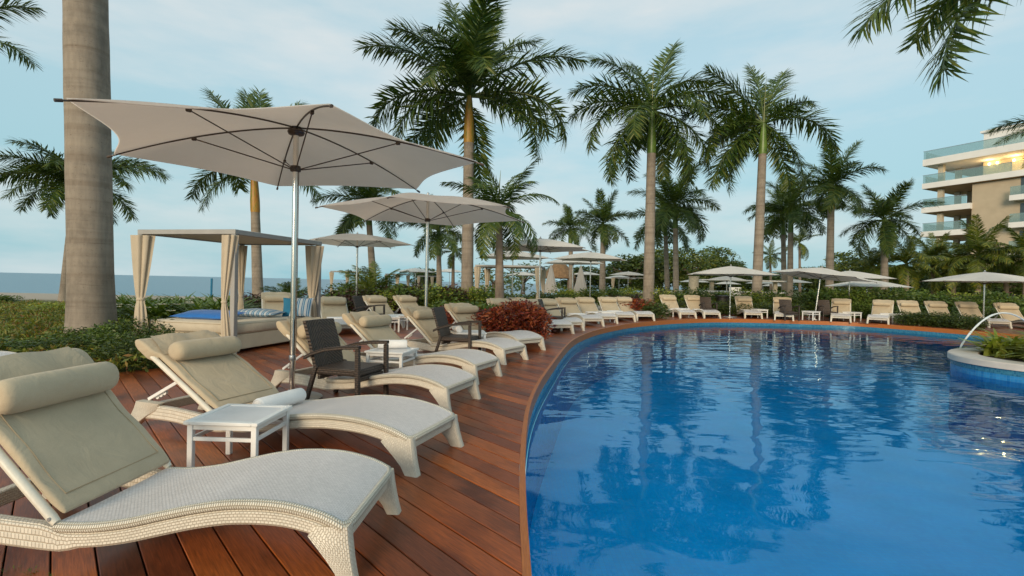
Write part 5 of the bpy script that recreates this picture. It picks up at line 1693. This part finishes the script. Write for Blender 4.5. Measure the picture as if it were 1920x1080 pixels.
run([PX(1225, 25), PX(1520, 24)], 15, 1.9, 1.25, ['lime', 'dark', 'green'], 'clipped yellow green hedge behind the loungers by the slim palm')
run([PX(1240, 23), PX(1500, 22.4)], 12, 1.5, 0.72, ['dark'], 'low dark hedge in front of the clipped yellow green one')
run([PX(1530, 24), PX(1720, 24.2), PX(1940, 23.0)], 26, 1.9, 1.35, ['green', 'dark', 'green'], 'lush broad leaved green hedge behind the tilted umbrella')
run([PX(1560, 22.8), PX(1720, 22.9), PX(1930, 21.8)], 20, 1.4, 0.72, ['dark', 'green'], 'low dark hedge at the foot of the lush green one')
run([PX(1720, 30), PX(1930, 28)], 12, 2.2, 1.3, ['plum', 'green', 'lime'], 'reddish mixed hedge before the tan wall of the building')
run([PX(1540, 30), PX(1740, 28)], 12, 2.4, 1.4, ['green', 'dark'], 'green hedge below the coconut palms')
# low clipped hedge at the pool's edge
hp = [at(1698, 610.5).xy, at(1760, 614).xy, at(1822, 619).xy]
inn = Vector((0.55, 0.72))
run([tuple(Vector(q) + inn * 0.75) for q in hp], 11, 1.2, 0.60, ['dark'], 'low dark clipped hedge right at the edge of the pool', 0.12)
for dx, dy, wd, ht in ((15.6, 12.4, 1.7, 1.0), (16.4, 13.3, 1.9, 1.1), (17.2, 12.6, 2.0, 1.4), (15.9, 11.2, 1.6, 1.1)):
    shrub('leafy_bush', ['tallest leafy green bush by the pool corner', 'leafy green bush behind the fountain jet by the pool corner', 'big leafy bush past the pool corner', 'low leafy bush at the pool corner beyond the planter island'][[156, 164, 172, 159].index(round(dx * 10))], dx, dy, wd, ht, 'green', -0.02, 'shrub', 'bushes at the pool corner')
for dx, dy, wd, ht in ((16.2, 14.6, 1.3, 0.6), (15.7, 14.2, 1.1, 0.5), (16.8, 14.2, 1.3, 0.6)):
    shrub('leafy_bush', {16.2: 'low dark bush between the fountain jet and the far loungers', 15.7: 'smallest low dark bush behind the fountain jet', 16.8: 'low dark bush under the flat white umbrella'}[dx], dx, dy, wd, ht, 'dark', -0.02, 'shrub', 'low bushes by the fountain jet')
# hedge and shrubs behind the back row
run([PX(640, 17.5), PX(760, 18.5), PX(900, 20)], 15, 1.8, 1.15, ['green', 'plum', 'dark', 'lime', 'green'], 'green hedge behind the back row of loungers')
run([PX(700, 24), PX(880, 26)], 9, 2.2, 1.1, ['plum'], 'plum coloured hedge between the back row and the sea')
run([PX(900, 22), PX(1060, 25)], 8, 1.9, 0.95, ['green', 'dark'], 'green hedge round the grey daybed behind the short palm')
run([PX(560, 15.5), PX(650, 15.5)], 5, 1.5, 0.95, ['dark', 'plum', 'green'], 'dark mixed hedge behind the last daybed curtain')
run([PX(450, 17), PX(560, 17)], 6, 1.5, 0.80, ['plum', 'dark'], 'plum and green hedge behind the canopied daybed')
run([PX(640, 34), PX(900, 36)], 9, 3.0, 1.1, ['green', 'dark', 'lime'], 'mixed green hedge along the shore by the small daybeds')
# strap-leaved lilies between the big trunk and the daybed
rg = random.Random(12)
lr = plant_bed('spider_lilies', 'bed of strap leaved green lilies with white flowers behind the daybed', 'plant bed', (pxX(320, 13), 13, 0))
for i in range(34):
    px = 222 + 210 * (i + rg.random()) / 34; Y = 12.2 + 3.0 * rg.random()
    bush(lr, 'lily_clump', pxX(px, Y), Y, 1.2 + 0.5 * rg.random(), 0.85 + 0.25 * rg.random(), 'strap', -0.05, i % 2)
def flower(x, y, z):
    mb = MB()
    for k in range(6):
        a = k * 1.047
        d = Vector((math.cos(a), math.sin(a), 0.35)); s_ = Vector((-math.sin(a), math.cos(a), 0))
        c_ = Vector((x, y, z)) - lr.location
        mb.add([c_, c_ + d * 0.06 + s_ * 0.018, c_ + d * 0.12 - Vector((0, 0, 0.03)), c_ + d * 0.06 - s_ * 0.018], [(0, 1, 2, 3)])
    mb.build('flower', M['petal'], lr, False)
for i in range(20):
    px = 218 + 150 * rg.random(); Y = 11.4 + 1.6 * rg.random()
    flower(pxX(px, Y), Y, 0.42 + 0.25 * rg.random())
# ground cover of the garden: one mass of small leaves over the mound
def cover(name, label, poly, n_, h, size, m, seed, hump=None):
    rngn = np.random.default_rng(seed)
    xs_ = [p[0] for p in poly]; ys_ = [p[1] for p in poly]
    PV = [Vector(p) for p in poly]
    pts = []
    while len(pts) < n_:
        x = rngn.uniform(min(xs_), max(xs_)); y = rngn.uniform(min(ys_), max(ys_))
        # denser towards the camera, as far blades are tiny
        if rngn.random() > min(1, (9.0 / max(y, 3)) ** 1.5): continue
        if in_pool(x, y, PV): pts.append((x, y))
    A = np.array(pts)
    bmp = (np.sin(A[:, 0] * 2.1 + 1.3) * np.sin(A[:, 1] * 1.7) + 0.6 * np.sin(A[:, 0] * 5.3 + A[:, 1] * 4.1)) * 0.5
    hh = h * (0.8 + 0.35 * bmp)
    zz = hh * (rngn.random(len(A)) ** 0.45)
    P_ = np.column_stack([A, zz - 0.05])
    N_ = np.column_stack([rngn.normal(size=len(A)) * 0.5, rngn.normal(size=len(A)) * 0.5, np.full(len(A), 0.8)])
    V, Fq = leaves_np(P_, N_, size, 0.36, rngn, 0.0)
    o = inst(name, np_mesh(name, V, Fq, m)); tag(o, label, None, None, 'stuff'); return o
cover('ground_cover', 'low green and reddish ground cover of the garden beside the massive trunk', [(-20, 12), (-20, 19.5), (-9.5, 18.5), (-7.4, 16), (-6.6, 10.4), (-5.2, 8.6), (-4.55, 7.2), (-4.75, 6.2), (-5.6, 5.7), (-7.6, 5.5), (-12, 6.5)], 60000, 0.30, 0.085, M['leaf_cover'], 5)
q_ = at(240, 684); er = plant_bed('low_hedge', 'dark bushy green border spilling onto the deck by the massive trunk', 'hedge', (q_.x, q_.y, 0))
for i, (px, py, wd, ht, kind) in enumerate([(262, 690, 1.0, 0.55, 'dark'), (238, 684, 1.0, 0.55, 'dark'), (205, 664, 0.9, 0.50, 'green'), (150, 668, 0.8, 0.42, 'dark'), (290, 668, 0.9, 0.62, 'dark'), (270, 655, 1.0, 0.70, 'dark'), (235, 640, 1.0, 0.60, 'green'), (100, 672, 0.9, 0.4, 'dark'), (40, 668, 1.0, 0.4, 'green'), (325, 672, 0.7, 0.45, 'dark'), (170, 652, 0.8, 0.5, 'dark'), (200, 655, 0.7, 0.55, 'green'), (140, 655, 0.8, 0.45, 'green')]):
    v = at(px, py); bush(er, 'foliage', v.x, v.y, wd, ht, kind)
for px, Y, wd, ht, kind, lab in [(8, 20, 1.5, 0.45, 'green', 'green shrub at the top of the beach'), (70, 18, 2.6, 0.28, 'lime', 'lime shrub on the lawn edge before the beach'), (110, 16, 2.0, 0.45, 'lime', 'lime shrub behind the massive trunk')]:
    shrub('leafy_bush', lab, pxX(px, Y), Y, wd, ht, kind)

# ------------------------------------------------------------------ far small things
v = P2(1300, 42); mb = MB(); mb.loft([[(v.x + r_ * math.cos(a), 42 + r_ * math.sin(a), z) for a in [2 * math.pi * k / 16 for k in range(16)]] for z, r_ in ((0, 0.42), (0.1, 0.40), (2.0, 0.40), (2.02, 0.44), (2.12, 0.44))])
o = mb.build('stone_pillar', M['stone'], None); tag(o, 'squat pale stone pillar beside the medium palm', 'pillar')
root = empty('pool_bar', P2(1390, 44)); tag(root, 'long low pool bar with pale counter beyond the hedge', 'bar')
mb = MB(); mb.box((0, 0, 0.95), (7.2, 1.0, 0.16), None, 0.02); mb.build('counter', M['slab'], root)
mb = MB(); mb.box((0, 0.1, 0.435), (6.9, 0.7, 0.865), None, 0.02); mb.build('bar_front', M['stone'], root)
for sx in (-2.6, 2.9):
    mb = MB(); mb.box((sx, 0, 1.45), (0.3, 0.3, 0.83), None, 0.02); mb.build('post', M['stone'], root)
mb = MB(); mb.box((0, 0, 1.93), (7.6, 1.8, 0.12), None, 0.02); mb.build('bar_roof', M['slab'], root)
v = P2(1355, 24.2); mb = MB(); mb.lathe([(0.26, 0), (0.30, 0.05), (0.30, 0.78), (0.34, 0.80), (0.34, 0.86), (0.1, 0.88)], 18, (v.x, 24.2, 0))
o = mb.build('waste_bin', M['bin'], None); tag(o, 'dark round bin with pale lid behind the far loungers', 'bin')
v = P2(1378, 26); root = empty('notice_board', (v.x, 26, 0)); tag(root, 'small blank pale notice board behind the grey umbrella pole', 'sign')
mb = MB(); mb.box((0, 0, 1.02), (0.62, 0.03, 0.50), None, 0.006); mb.build('board', M['white_paint'], root)
mb = MB(); mb.tube([(0, 0.03, 0), (0, 0.03, 1.2)], 0.022, 8); mb.build('post', M['galv'], root)
v = atY(396, 548, 45); v2 = atY(397, 522, 45)
mb = MB(); mb.tube([(v.x, 45, -1.2), (v2.x, 45, v2.z)], 0.09, 8); o = mb.build('marker_post', M['teal'], None); tag(o, 'thin dark teal post on the beach behind the daybed', 'post')

# weeds pushing up at the near end of the deck
q_ = at(60, 1072)
wr_ = plant_bed('weed', 'small green weed sprouting at the near corner of the deck', 'plant', (q_.x, q_.y, -0.02))
for i, (dx, dy) in enumerate(((0, 0), (-0.10, 0.02), (0.09, -0.03), (0.46, -0.06), (0.80, -0.07))):
    bush(wr_, 'leaf_tuft', q_.x + dx, q_.y + dy, 0.06 - 0.006 * i, 0.04 - 0.004 * i, 'strap', -0.02, i % 2)
